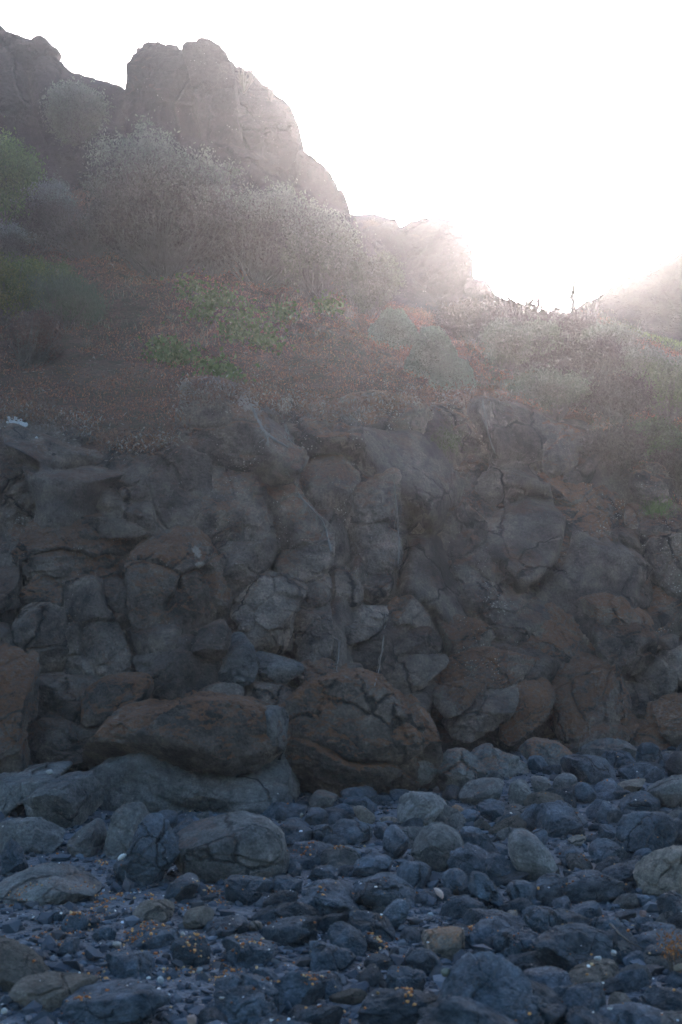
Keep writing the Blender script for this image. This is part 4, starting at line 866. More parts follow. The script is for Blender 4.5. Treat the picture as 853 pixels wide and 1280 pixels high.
# gravel, amber litter, white chips: nobody could count them
def litter(name, label, N, size, tints, flat, where, seed, shape='pebble', mat=M_PEB, lift=.3, region=(-.34, .34, 4.6, 16), rest=False):
    rs = np.random.RandomState(seed)
    Y = region[2] + (region[3] - region[2]) * rs.uniform(size=N * 4) ** 1.5; X = rs.uniform(region[0], region[1], N * 4) * (Y + 1)
    keep = where(X, Y, rs); X, Y = X[keep][:N], Y[keep][:N]; n = len(X); Z = zg(X, Y) + .018 * fbm(np.stack([X, Y, 0 * X], -1) * 3.1, 3)
    if rest:
        bpy.context.view_layer.update(); dg = bpy.context.evaluated_depsgraph_get(); Z = Z.copy(); ok_ = np.ones(n, bool)
        for i in range(n):
            h, loc, nor, *_ = SC.ray_cast(dg, Vector((X[i], Y[i], Z[i] + 1.5)), Vector((0, 0, -1)))
            if h:
                if loc.z - Z[i] > .16 or nor.z < .45: ok_[i] = False
                else: Z[i] = max(Z[i], loc.z)
        X, Y, Z = X[ok_], Y[ok_], Z[ok_]; n = len(X)
    if shape == 'pebble':
        t = (1 + 5 ** .5) / 2
        B = np.array([(-1,t,0),(1,t,0),(-1,-t,0),(1,-t,0),(0,-1,t),(0,1,t),(0,-1,-t),(0,1,-t),(t,0,-1),(t,0,1),(-t,0,-1),(-t,0,1)]) / 1.9
        Fb = np.array([(0,11,5),(0,5,1),(0,1,7),(0,7,10),(0,10,11),(1,5,9),(5,11,4),(11,10,2),(10,7,6),(7,1,8),(3,9,4),(3,4,2),(3,2,6),(3,6,8),(3,8,9),(4,9,5),(2,4,11),(6,2,10),(8,6,7),(9,8,1)])
    else:  # curled scale
        B = np.array([(-1,0,.0),(-.5,.6,.25),(.5,.6,.3),(1,0,0),(.5,-.6,.25),(-.5,-.6,.3),(0,0,-.25)]); Fb = np.array([(0,1,6),(1,2,6),(2,3,6),(3,4,6),(4,5,6),(5,0,6)])
    nb = len(B); S = size[0] + (size[1] - size[0]) * rs.uniform(size=n) ** 2.2
    J = B[None] * (1 + .28 * rs.normal(size=(n, nb, 1)).clip(-1.5, 1.5)); J = J * np.stack([np.ones(n), rs.uniform(.6, 1, n), flat * rs.uniform(.7, 1.2, n)], -1)[:, None, :] * S[:, None, None]
    a = rs.uniform(0, 6.28, n); tx = rs.normal(0, .45, n); ca, sa, ct, st = np.cos(a), np.sin(a), np.cos(tx), np.sin(tx)
    y1 = J[..., 1] * ct[:, None] - J[..., 2] * st[:, None]; z1 = J[..., 1] * st[:, None] + J[..., 2] * ct[:, None]
    x2 = J[..., 0] * ca[:, None] - y1 * sa[:, None]; y2 = J[..., 0] * sa[:, None] + y1 * ca[:, None]
    V = np.stack([x2 + X[:, None], y2 + Y[:, None], z1 + Z[:, None] + (S * lift * flat)[:, None]], -1).reshape(-1, 3)
    Fq = (Fb[None] + (np.arange(n) * nb)[:, None, None]).reshape(-1, 3)
    me = mesh_np(name, V, Fq, shape != 'pebble'); T = np.array(tints)[rs.randint(0, len(tints), n)] * rs.uniform(.7, 1.3, (n, 1)); vcol(me, np.repeat(T, nb, 0))
    o = link(name, me, mat); tag(o, label, None, None, 'stuff'); return o
BT = [(.040,.048,.063), (.055,.066,.085), (.080,.094,.118), (.050,.052,.060), (.10,.105,.12)]
litter('beach_gravel', 'fine dark blue-grey gravel filling the beach between stones', 46000, (.006, .034), BT, .6, lambda X, Y, r: r.uniform(size=len(X)) < 1, 21, region=(-.62, .62, 4.2, 16))
clus = [(u, v, s) for u, v, s in [(125,1130,26),(150,1118,16),(115,1150,22),(60,1175,18),(90,1165,22),(70,1185,12),(175,1182,26),(185,1187,20),(145,1222,22),(135,1235,14),(230,1212,24),(290,1220,26),(262,1212,20),
  (372,1078,20),(382,1082,12),(430,1076,16),(440,1078,12),(330,1110,8),(420,1085,8),(500,1083,6),(310,1210,16),(325,1205,14),(345,1235,10),(360,1265,18),(390,1262,26),(420,1265,16),(470,1250,12),(475,1188,14),(490,1195,12),
  (420,1120,10),(410,1145,10),(365,1145,8),(255,1118,24),(270,1122,18),(235,1140,10),(25,1132,16),(15,1135,10),(510,1275,12),(712,1128,8),(735,1087,8),(728,1146,6),(760,1148,8),(695,1195,8),(715,1220,6),(745,1190,6),(640,1120,6),
  (20,1215,10),(85,1083,10),(95,1275,12),(130,1080,8),(190,1118,8),(460,1150,8),(640,1205,6),(780,1118,8),(590,1180,5)]]
CW = []
for u, v, s in clus:
    D = ground_pt(u, v); q = P(u, v, D); CW.append((q[0], q[1], s / F * D * .9, s / F * D * 1.8))
def near_cluster(dens):
    def fn(X, Y, r):
        w = np.zeros(len(X))
        for x, y, sx, sy in CW: w = np.maximum(w, np.exp(-(((X - x) / sx) ** 2 + ((Y - y) / sy) ** 2)))
        br = pn(np.stack([X * 7, Y * 5, 0 * X + 3], -1)); return r.uniform(size=len(X)) < (w * dens * np.clip(br * 4 + .4, 0, 1) + .006)
    return fn
AM = [(.40,.15,.05), (.50,.24,.09), (.28,.10,.04), (.42,.28,.15), (.20,.08,.04)]
litter('amber_litter', 'amber and orange dried weed scraps drifted between the beach stones', 90000, (.004, .010), AM, .75, near_cluster(.60), 22, 'pebble', M_PEB, .6, rest=True)
litter('shell_chips', 'white and pale shell chips sprinkled over the gravel', 1500, (.004, .011), [(.62,.62,.62), (.5,.48,.46), (.45,.50,.58)], .5, lambda X, Y, r: (r.uniform(size=len(X)) < np.where(X < .3, .6, .18)), 23, 'pebble', M_PEB, .6, rest=True)
litter('broken_rubble', 'fist-size dark rubble between the beach stones', 4600, (.02, .07), BT[:4], .6, lambda X, Y, r: r.uniform(size=len(X)) < .6, 24, 'pebble', M_PEB, .3, region=(-.62, .62, 4.4, 15.5))

# single shells and pale pebbles one can point at
def small(u, v, w_, h_, tint, label, cat, seed, name, p=2.5, lift=.0):
    D = ground_pt(u, v + h_ / 2); th = np.linspace(-math.pi, math.pi, 60, endpoint=False); R = 1 / np.sqrt((np.cos(th) / w_) ** 2 + (np.sin(th) / h_) ** 2) / 2 / F * D
    V, Q = rock_shape(th, R, R.mean() * 1.1, p, 14, seed, .17, 8, 0, 0, 0, 2.0); c = P(u, v, D - lift)
    me = mesh_np(name, place(V, c) - c, Q); vcol(me, np.array(tint) * .55); o = link(name, me, M_PEB, None, tuple(c)); tag(o, label, cat)
def top_at(u, v):
    bpy.context.view_layer.update(); dg = bpy.context.evaluated_depsgraph_get(); r = ray(u, v)
    ok, loc, *_ = SC.ray_cast(dg, Vector(CAM), Vector(r / np.linalg.norm(r))); return float((np.array(loc) - CAM) @ FW) if ok else ground_pt(u, v)
def small_on(u, v, *a, **k):
    D = top_at(u, v + 3); k['lift'] = ground_pt(u, v + a[1] / 2) - D + .02; small(u, v, *a, **k)
def shell_fan(u, v, w_, label, rot, seed, tint):
    """ribbed half-open shell"""
    D = top_at(u, v + 3) - .03; s = w_ / F * D / 2; V = []; Fq = []; nr, na = 7, 15
    for i in range(nr):
        for j in range(na):
            a = math.radians(-75 + 150 * j / (na - 1)); r = (i / (nr - 1)) * (1 + .05 * math.cos(j * 3.1)); bulge = math.sin(i / (nr - 1) * 2.4) * .38 * math.cos(a * .9)
            x, y = r * math.sin(a), r * math.cos(a) * .9 - .4; V.append((x * math.cos(rot) - y * math.sin(rot), x * math.sin(rot) + y * math.cos(rot), bulge))
    for i in range(nr - 1):
        for j in range(na - 1): Fq.append((i * na + j, i * na + j + 1, (i + 1) * na + j + 1, (i + 1) * na + j))
    c = P(u, v, D); me = mesh_np('shell', place(np.array(V) * s, c) - c, Fq); ii = np.repeat(np.arange(nr), na)
    vcol(me, np.array(tint) * (.75 + .35 * ((ii % 2)[:, None]))); o = link('shell', me, M_CRUST, None, tuple(c)); md = o.modifiers.new('thick', 'SOLIDIFY'); md.thickness = .004; tag(o, label, 'shell')
shell_fan(549, 1116, 19, 'pinkish ribbed shell on the long humped dark rock, near the centre', -.9, 1, (.62, .46, .42))
shell_fan(153, 1071, 15, 'white curled shell beside the dark angular boulder at the left', .6, 2, (.66, .66, .68))
small_on(147, 1181, 15, 8, (.55,.50,.46), 'white oval pebble in the left foreground', 'pebble', 4, 'pebble')
small_on(229, 1168, 5, 7, (.52,.50,.48), 'tiny pale standing pebble right of the white oval pebble', 'pebble', 5, 'pebble')
small_on(200, 1226, 9, 12, (.60,.60,.60), 'white broken shell scrap left of centre near the bottom', 'shell', 6, 'shell_scrap')
small_on(240, 1275, 14, 14, (.50,.36,.32), 'pink triangular pebble at the bottom edge', 'pebble', 7, 'pebble')
small_on(250, 1213, 8, 8, (.42,.42,.44), 'pale grey pebble above the pink triangular pebble', 'pebble', 17, 'pebble')
small_on(767, 1191, 10, 7, (.62,.62,.62), 'bright white shell scrap at the right, below the twig', 'shell', 8, 'shell_scrap')
small_on(748, 1198, 10, 5, (.60,.62,.64), 'flat white shell scrap left of the bright white one', 'shell', 9, 'shell_scrap')
small_on(539, 1143, 8, 5, (.60,.62,.66), 'small white scrap below the pinkish shell', 'shell', 10, 'shell_scrap')
small_on(804, 1142, 17, 6, (.34,.22,.20), 'reddish flat pebble at the right below the large tan boulder', 'pebble', 11, 'pebble')
small_on(558, 1216, 13, 9, (.22,.24,.20), 'pale greenish pebble left of the largest foreground boulder', 'pebble', 12, 'pebble')
small_on(377, 1019, 4, 12, (.36,.34,.30), 'pale upright sliver right of the largest smooth boulder', 'pebble', 13, 'pebble')
small_on(6, 1264, 9, 8, (.6,.6,.6), 'white chip in the bottom left corner', 'shell', 14, 'shell_scrap')
small_on(62, 965, 7, 6, (.5,.5,.5), 'small white chip in the corner above the cracked grey boulder', 'shell', 15, 'shell_scrap')
small_on(850, 1210, 18, 9, (.34,.27,.21), 'tan pebble at the right edge beneath the weed clump', 'pebble', 16, 'pebble')
def px_twig(pts, rad, label, name='twig', cat='twig', mat=M_TWIG, lift=.03):
    Q = []
    for u, v in pts: D = top_at(u, v); Q.append(P(u, v, D - lift))
    Q = np.array(Q); t = np.linspace(0, len(Q) - 1, 14); q = np.stack([np.interp(t, np.arange(len(Q)), Q[:, i]) for i in range(3)], -1)
    V, Fq = tube(q, rad, 6); c = V.mean(0); o = link(name, mesh_np(name, V - c, Fq), mat, None, tuple(c)); tag(o, label, cat)
px_twig([(763,1155),(775,1168),(788,1178),(805,1186)], .007, 'thin dry twig lying across a rounded stone at the lower right')
# ------------------------------------------------------------------ crag above the slope
def crag_rock(poly, D, T, parent, **k):
    c_ = k.get('col', (.45, .5, .5)); k['col'] = (c_[0] * .35, c_[1], c_[2])
    poly = [(x, y + 5) for x, y in poly]; T = T * .6
    k['p'] = k.get('p', 4) + 1.2; k.setdefault('ftilt', 1.6); k.setdefault('amp', .065); k.setdefault('detail', 1.6); k.setdefault('chunk', .6); k.setdefault('facets', 6); k.setdefault('strata', .35); k.setdefault('crack', .045); k.setdefault('col', (.45, .5, .5)); k.setdefault('name', 'rock_pillar')
    return rock(poly, None, D=far(D), T=T, mat=M_CRAG, parent=parent, grow=.95, res=1.4, **k)
base = P(230, 260, far(42)); crag = empty('rock_crag', tuple(base)); tag(crag, 'tall dark crag of fused rock pillars against the white sky, upper left', 'crag')
crag_rock([(-160,10),(-60,-20),(0,30),(20,49),(45,60),(66,62),(86,80),(108,92),(150,97),(190,110),(200,180),(190,260),(100,290),(-60,280),(-160,250)], 43.5, 7, crag, col=(.3,.42,.3), p=3.2, amp=.06)
crag_rock([(-60,60),(0,45),(30,80),(50,130),(70,190),(60,250),(0,270),(-60,260)], 41, 5, crag, col=(.35,.42,.3), p=3)
crag_rock([(45,66),(66,60),(90,80),(106,100),(104,150),(90,200),(60,190),(46,120)], 42, 4, crag, col=(.3,.42,.3), p=3)
crag_rock([(100,96),(150,100),(172,120),(178,200),(165,250),(110,240),(98,160)], 42.5, 4, crag, col=(.25,.42,.3), p=3)
crag_rock([(167,95),(176,72),(188,55),(197,51),(212,58),(232,63),(247,95),(248,116),(252,151),(266,195),(240,240),(170,240),(162,160)], 41, 6, crag, p=4, name='rock_pillar')
crag_rock([(226,64),(246,57),(264,54),(287,70),(297,91),(299,131),(309,181),(318,220),(262,215),(252,150),(244,110)], 41.2, 5, crag, p=4)
crag_rock([(292,106),(318,104),(335,108),(354,123),(369,141),(379,171),(381,196),(376,240),(330,262),(305,200),(300,141)], 42, 6, crag, p=3.6, col=(.6,.52,.4))
crag_rock([(345,180),(380,190),(404,207),(420,228),(436,262),(450,300),(440,345),(380,340),(340,270)], 42.5, 5, crag, p=3.4)
crag_rock([(190,180),(262,178),(330,190),(380,240),(400,300),(330,340),(200,320),(160,250)], 40.8, 5, crag, p=3.4, col=(.35,.48,.3), name='crag_foot')
crag_rock([(60,180),(110,160),(160,190),(180,260),(130,300),(50,290)], 40.5, 4, crag, p=3, col=(.25,.45,.3), name='crag_foot')
crag_rock([(172,85),(190,62),(235,68),(264,60),(292,76),(352,122),(380,188),(330,240),(180,240)], 49, 5, crag, p=5)
base = P(520, 400, far(56)); rdg = empty('rock_ridge', tuple(base)); tag(rdg, 'glare-washed rocky ridge dropping towards the sun, centre', 'ridge')
crag_rock([(400,262),(436,264),(455,268),(474,276),(496,279),(505,290),(520,360),(500,420),(400,420)], 56, 9*1.2, rdg, p=4, name='ridge_rock')
crag_rock([(440,284),(480,292),(520,290),(545,300),(565,335),(555,420),(450,420)], 55.5, 8*1.2, rdg, p=5, name='ridge_rock')
crag_rock([(490,282),(505,276),(520,273),(538,270),(552,273),(566,285),(577,305),(584,330),(588,360),(600,390),(600,440),(480,450),(470,350)], 54, 9*1.2, rdg, p=4, name='ridge_rock')
crag_rock([(560,340),(586,350),(598,372),(640,384),(690,420),(680,470),(560,470)], 52, 8*1.2, rdg, p=3, name='ridge_foot')
crag_rock([(420,330),(470,320),(520,360),(560,400),(560,460),(430,460)], 51, 8*1.2, rdg, p=3, name='ridge_foot')

# ------------------------------------------------------------------ plants
def leaves(C, size, tint, rs, up=.3, asp=.45, jit=.25):
    """C: (n,3) leaf centres -> rhombic leaves"""
    n = len(C); d = rs.normal(size=(n, 3)); d[:, 2] = np.abs(d[:, 2]) * 1 + up; d /= np.linalg.norm(d, axis=1)[:, None]
    s = np.cross(d, rs.normal(size=(n, 3))); s /= np.linalg.norm(s, axis=1)[:, None]; L = (size * rs.uniform(.6, 1.3, n))[:, None]
    nn = np.cross(d, s)
    V = np.stack([C - d * L * .5, C + s * L * asp * .5 + nn * L * .08, C + d * L * .5, C - s * L * asp * .5 + nn * L * .08], 1).reshape(-1, 3)
    Fq = np.arange(n * 4).reshape(n, 4); T = np.repeat(tint * rs.uniform(1 - jit, 1 + jit, (n, 1)), 4, 0); return V, Fq, T
def shrub(base, w_, h_, tints, label, cat='shrub', name='shrub', group=None, n=6000, leaf=.05, seed=0, stems=70, shell=.5, low=.12, lobes=5, lean=(0, 0), upright=.3, asp=.45, depth=None, tip=None, stemr=.012, stemmat=None):
    rs = np.random.RandomState(seed); depth = depth or w_; base = np.array(base)
    if n > 1500: n = int(n * 2.2); leaf *= .62
    root_ = empty(name, tuple(base)); tag(root_, label, cat, group)
    LC = [np.array([rs.uniform(-.30, .30) * w_, rs.uniform(-.30, .30) * depth, h_ * rs.uniform(.42, .68)]) for _ in range(lobes)]
    LR = [np.array([w_ * rs.uniform(.24, .36), depth * rs.uniform(.24, .36), h_ * rs.uniform(.28, .40)]) for _ in range(lobes)]
    # tips on lobes
    n = int(n * 1.3); nt_ = max(40, n // 60); tips = []
    for _ in range(nt_):
        k = rs.randint(lobes); d = rs.normal(size=3); d /= np.linalg.norm(d); r = 1 - shell * rs.uniform() ** 2
        t = LC[k] + LR[k] * d * r * rs.uniform(.85, 1.1); t[2] = max(t[2], h_ * low); t[0] += lean[0] * t[2]; t[1] += lean[1] * t[2]; tips.append(t)
    tips = np.array(tips); C = np.repeat(tips, n // nt_, 0) + rs.normal(size=(nt_ * (n // nt_), 3)) * leaf * np.array([1.6, 1.6, 1.6])
    tt = np.array(tints)[rs.randint(0, len(tints), nt_)]; tt = np.repeat(tt, n // nt_, 0)
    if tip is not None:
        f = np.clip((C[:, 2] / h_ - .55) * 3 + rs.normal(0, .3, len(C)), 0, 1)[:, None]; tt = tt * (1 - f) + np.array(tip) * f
    V, Fq, T = leaves(C, leaf, tt, rs, upright, asp); me = mesh_np('foliage', V, Fq, False); vcol(me, T); link('foliage', me, M_LEAF, root_)
    aV, aF, b = [], [], 0
    for i in rs.choice(len(tips), min(stems, len(tips)), replace=False):
        t = tips[i]; s0 = np.array([rs.normal(0, .04) * w_, rs.normal(0, .04) * depth, -.1]); m = s0 * .5 + t * .5 + np.array([t[0] * .18, t[1] * .18, -h_ * .10]) + rs.normal(0, .03, 3) * w_
        q = np.array([(1 - a) ** 2 * s0 + 2 * a * (1 - a) * m + a * a * t for a in np.linspace(0, 1, 7)]); q[1:-1] += rs.normal(0, .012, (5, 3)) * w_
        v_, f_ = tube(q, stemr, 3); aV.append(v_); aF.append(f_ + b); b += len(v_)
        for _ in range(2):
            j = rs.randint(2, 5); e = q[j] + rs.normal(0, .12, 3) * np.array([w_, depth, h_]) + np.array([0, 0, .12 * h_]); v_, f_ = tube(np.linspace(q[j], e, 3), stemr * .5, 3); aV.append(v_); aF.append(f_ + b); b += len(v_)
    link('stems', mesh_np('stems', np.concatenate(aV), np.concatenate(aF)), stemmat or M_TWIG, root_); return root_
def shrub_px(u, vbase, wpx, hpx, D=None, **k):
    """plant rooted on the hillside at the pixel of its base"""
    q = hit(u, vbase)
    if D is not None or q is None: q = P(u, vbase, far(D or 40))
    d = (q - CAM) @ FW; return shrub(q, wpx / F * d, hpx / F * d, **k)
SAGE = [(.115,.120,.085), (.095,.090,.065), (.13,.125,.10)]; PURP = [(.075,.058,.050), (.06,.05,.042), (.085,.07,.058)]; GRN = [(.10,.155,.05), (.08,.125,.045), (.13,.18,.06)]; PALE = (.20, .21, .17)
BR_ = (.10, .12, .045); G1 = 'grey-green shrubs below the crag'
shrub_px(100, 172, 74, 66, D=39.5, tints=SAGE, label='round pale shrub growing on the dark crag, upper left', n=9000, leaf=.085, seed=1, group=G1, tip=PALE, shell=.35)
shrub_px(18, 305, 110, 135, tints=GRN, label='dark green leafy bush at the left edge below the crag', n=9000, leaf=.09, seed=2, shell=.4, group=G1)
shrub_px(62, 310, 80, 84, tints=PURP, label='grey twiggy shrub right of the dark green bush', n=6500, leaf=.06, seed=3, tip=(.20,.21,.20), stems=140, group=G1)
shrub_px(122, 300, 60, 44, tints=[(.10,.12,.10)], label='small silvery bush between the twiggy shrub and the largest shrub', n=4200, leaf=.06, seed=4, tip=(.26,.29,.27), group=G1)
shrub_px(108, 322, 130, 66, tints=PURP, label='low brown twiggy shrub in the dark hollow under the silvery bush', n=5200, leaf=.05, seed=24, stems=160, group=G1)
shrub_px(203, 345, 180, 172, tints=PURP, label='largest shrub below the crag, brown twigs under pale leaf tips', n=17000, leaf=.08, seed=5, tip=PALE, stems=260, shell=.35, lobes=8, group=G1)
shrub_px(262, 345, 90, 120, tints=PURP, label='shrub leaning against the right side of the largest shrub', n=7000, leaf=.075, seed=25, tip=(.23,.235,.19), stems=120, group=G1)
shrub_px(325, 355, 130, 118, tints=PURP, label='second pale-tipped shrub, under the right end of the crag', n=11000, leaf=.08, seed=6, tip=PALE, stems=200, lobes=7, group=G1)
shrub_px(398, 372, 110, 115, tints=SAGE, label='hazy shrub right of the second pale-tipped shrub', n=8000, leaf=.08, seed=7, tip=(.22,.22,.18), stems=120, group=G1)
shrub_px(455, 395, 90, 80, tints=SAGE, label='hazy low shrub above the pale cushion bushes', n=6000, leaf=.07, seed=8, group=G1)
shrub_px(20, 405, 90, 78, tints=[(.10,.12,.035), (.08,.10,.03), (.15,.15,.04)], label='yellow-green leafy bush at the left edge of the slope', n=5500, leaf=.055, seed=9, shell=.3, group='green plants on the slope')
shrub_px(62, 380, 80, 52, tints=[(.10,.125,.045), (.08,.10,.04)], label='bright green bush right of the yellow-green leafy bush', n=4200, leaf=.05, seed=10, group='green plants on the slope')
shrub_px(80, 410, 86, 66, tints=[(.085,.115,.07), (.07,.095,.06)], label='soft blue-green feathery plant on the left of the slope', n=8000, leaf=.09, seed=11, asp=.10, upright=1.2, shell=.8, group='green plants on the slope')
shrub_px(20, 330, 70, 50, tints=PURP, label='bare grey shrub above the yellow-green leafy bush', n=3000, leaf=.045, seed=26, stems=120, tip=(.16,.18,.17), group=G1)
shrub_px(30, 460, 90, 70, tints=[(.11,.06,.045),(.09,.06,.05)], label='reddish dry shrub below the feathery plant', n=4500, leaf=.045, seed=27, stems=110, group='green plants on the slope')
def cushion(u, v, w_, h_, lab, seed):
    q = hit(u, v); d = (q - CAM) @ FW; q = q - np.array([0, 0, h_ / F * d * .30]); h_ = h_ * 1.25; R = w_ / F * d / 2; H = h_ / F * d; rs = np.random.RandomState(seed); n = 22000
    D_ = rs.normal(size=(n, 3)); D_ /= np.linalg.norm(D_, axis=1)[:, None]; D_[:, 2] = np.abs(D_[:, 2]); lump = 1 + .20 * fbm(D_ * 3.0 + seed, 3)
    C = D_ * np.array([R, R, H]) * (lump * rs.uniform(.9, 1.02, n))[:, None]; V, Fq, T = leaves(C, .030, np.tile(np.array([.155, .18, .135]), (n, 1)), rs, .0, .35, .2)
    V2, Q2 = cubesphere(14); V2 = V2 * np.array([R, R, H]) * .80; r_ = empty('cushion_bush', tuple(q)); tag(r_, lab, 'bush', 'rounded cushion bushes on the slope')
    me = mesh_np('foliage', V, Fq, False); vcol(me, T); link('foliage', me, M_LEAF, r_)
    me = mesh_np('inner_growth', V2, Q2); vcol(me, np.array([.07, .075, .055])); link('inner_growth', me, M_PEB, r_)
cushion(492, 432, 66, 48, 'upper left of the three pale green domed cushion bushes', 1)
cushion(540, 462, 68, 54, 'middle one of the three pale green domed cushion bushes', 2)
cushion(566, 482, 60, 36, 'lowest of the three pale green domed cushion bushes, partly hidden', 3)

G2 = 'hazy bushes on the right slope'
RS = [ # u, vbase, w, h, tints, label
 (645, 415, 110, 52, PURP, 'dark see-through bush on the skyline just right of the sun'),
 (600, 430, 90, 50, PURP, 'bush in the glare directly under the sun'),
 (700, 428, 90, 32, PURP, 'low skyline bush below the bare stems'),
 (760, 446, 90, 34, SAGE, 'low skyline bush at the right, before the far hill'),
 (640, 465, 110, 60, SAGE, 'glare-washed bush above the crest rock'),
 (715, 480, 110, 62, PURP, 'brownish bush in the middle of the right slope'),
 (790, 484, 100, 44, SAGE, 'grey-green bush high on the right slope'),
 (690, 520, 110, 50, SAGE, 'bush just behind the pale crest rock'),
 (765, 530, 110, 64, PURP, 'brown twiggy bush behind the stepping rocks'),
 (830, 525, 90, 66, [(.10,.125,.06), (.09,.105,.06)], 'pale green bush at the right edge of the slope'),
 (820, 585, 90, 56, [(.08,.10,.05), (.07,.075,.05)], 'mixed green bush above the angular grey stone'),
 (770, 585, 70, 46, PURP, 'low brown bush right of the pale crusted rock'),
 (848, 625, 60, 62, PURP, 'dark twiggy bush at the right edge over the flecked boulder'),
 (865, 488, 90, 40, SAGE, 'grey bush cut by the right edge, high on the slope'),
]
for i, (u, vb, w_, h_, t_, lab) in enumerate(RS):
    shrub_px(u, vb, w_, h_, tints=t_, label=lab, n=6500 if i else 2600, leaf=.055, seed=40 + i, tip=(.14,.15,.115) if t_ is SAGE else None, stems=110, lobes=6, group=G2, shell=.4)
shrub_px(829, 648, 34, 16, D=float(wallD(829, 640)) - .1, tints=[(.10,.15,.045)], label='small bright green tuft on the white-flecked boulder', n=1200, leaf=.045, seed=60, cat='grass tuft', name='grass_tuft', asp=.12, upright=1.5, stems=10, stemr=.003)
shrub_px(545, 560, 44, 12, D=float(wallD(545, 555)) + .1, tints=[(.09,.115,.05)], label='thin green tuft on the ledge in the upper middle of the wall', n=1400, leaf=.05, seed=61, cat='grass tuft', name='grass_tuft', asp=.14, upright=.8, stems=10, stemr=.003)
# bare plants against the sky
def bare(u, v, h_, w_, D, label, seed, n=9, flower=True, rad=.028):
    rs = np.random.RandomState(seed); D = far(D); q0 = P(u, v, D); s = D / F; aV, aF, b = [], [], 0
    for i in range(n):
        e = np.array([rs.uniform(-.5, .5) * w_ * s, rs.uniform(-.3, .3) * w_ * s, h_ * s * rs.uniform(.55, 1)]); m = e * .5 + rs.normal(0, .08, 3) * h_ * s
        q = np.array([2 * a * (1 - a) * m + a * a * e for a in np.linspace(0, 1, 9)]); v_, f_ = tube(q, rad, 4); aV.append(v_); aF.append(f_ + b); b += len(v_)
        for _ in range(4):
            j = rs.randint(3, 8); e2 = q[j] + rs.normal(0, .12, 3) * h_ * s + np.array([0, 0, .10 * h_ * s]); v_, f_ = tube(np.linspace(q[j], e2, 4), rad * .55, 3); aV.append(v_); aF.append(f_ + b); b += len(v_)
        if flower:
            for _ in range(5):
                v2, f2_ = cubesphere(3); aV.append(v2 * rs.uniform(.015, .03) * h_ * s + e + rs.normal(0, .04, 3) * h_ * s); aF.append(f2_ + b); b += len(v2)
    o = link('bare_plant', mesh_np('bare_plant', np.concatenate(aV), np.concatenate(aF)), M_TWIG, None, tuple(q0)); tag(o, label, 'plant', 'bare stems on the skyline')
bare(672, 405, 60, 22, 30, 'bare stem with a drooping head on the skyline right of the sun', 1, 3)
bare(697, 404, 30, 8, 30, 'shortest bare stem on the skyline', 2, 2)
bare(716, 408, 66, 16, 31, 'tallest bare forked stem on the skyline', 3, 3)
bare(738, 408, 48, 32, 31, 'spreading bare stems right of the tallest skyline stem', 4, 4)
bare(305, 116, 40, 34, 43, 'leafless bush on top of the crag against the sky', 5, 14, False, .022)
bare(338, 126, 26, 14, 43, 'tiny leafless bush right of the one on top of the crag', 6, 6, False, .02)
bare(650, 400, 36, 50, 29.5, 'tangle of thin bare stems beside the sun', 7, 12, True, .012)

# ground cover on the slope
AR = None
def scatter(n, seed, box=(-9, 12, 14.5, 34), fall=1.2):
    rs = np.random.RandomState(seed); tri = HW[HF]; c = tri.mean(1); a = np.linalg.norm(np.cross(tri[:, 1] - tri[:, 0], tri[:, 3] - tri[:, 0]), axis=1)
    inside = (c[:, 0] > box[0]) & (c[:, 0] < box[1]) & (c[:, 1] > box[2]) & (c[:, 1] < box[3]); inside &= np.abs(c[:, 0]) < c[:, 1] * .34 + 1
    pr = a * inside * (18 / np.maximum(c[:, 1], 10)) ** fall; pr /= pr.sum(); i = rs.choice(len(c), n, p=pr); s, t = rs.uniform(size=(2, n, 1)); q = tri[i]
    return q[:, 0] * (1 - s) * (1 - t) + q[:, 1] * s * (1 - t) + q[:, 2] * s * t + q[:, 3] * (1 - s) * t, rs
def cover(name, label, n, per, leaf, tints, seed, mask, asp=.35, up=.5, spread=2.2, height=1.5, jit=.3, fall=1.2):
    C, rs = scatter(n, seed, fall=fall); C = C[mask(C, rs)]; k = len(C)
    cl = np.repeat(C, per, 0) + rs.normal(size=(k * per, 3)) * leaf * spread * np.array([1, 1, .35]) + np.array([0, 0, leaf * height]) * rs.uniform(0, 1, (k * per, 1))
    tt = np.repeat(np.array(tints)[rs.randint(0, len(tints), k)] * rs.uniform(.75, 1.2, (k, 1)), per, 0); V, Fq, T = leaves(cl, leaf, tt, rs, up, asp, jit)
    me = mesh_np(name, V, Fq, False); vcol(me, T); o = link(name, me, M_LEAF); tag(o, label, None, None, 'stuff')
def uv(C): d = C - CAM; D = d @ FW; return 426.5 + F * d[:, 0] / D, 640 - F * (d @ UP) / D
def m_red(C, rs): x = fbm(C * .45 + 3, 3); return (x > -.30)
def m_or(C, rs): x = fbm(C * .8 + 40, 3); u, v = uv(C); return (x > .08) & ((u < 150) | (u > 330)) & (v > 400)
def blob(L):
    def f(C, rs):
        u, v = uv(C); w_ = np.zeros(len(C))
        for a, b, c, d in L: w_ = np.maximum(w_, np.exp(-((u - a) / c) ** 2 - ((v - b) / d) ** 2))
        return rs.uniform(size=len(C)) < w_ * np.clip(fbm(C * 1.5, 2) * 3 + .7, 0, 1)
    return f
cover('red_groundcover', 'low red-brown succulent groundcover carpeting the slope', 62000, 7, .030, [(.26,.105,.065), (.21,.085,.055), (.30,.13,.075), (.14,.085,.055)], 1, m_red)
cover('orange_groundcover', 'patches of orange groundcover low on the slope', 15000, 8, .028, [(.25,.10,.045), (.28,.12,.055), (.20,.085,.045)], 2, m_or)
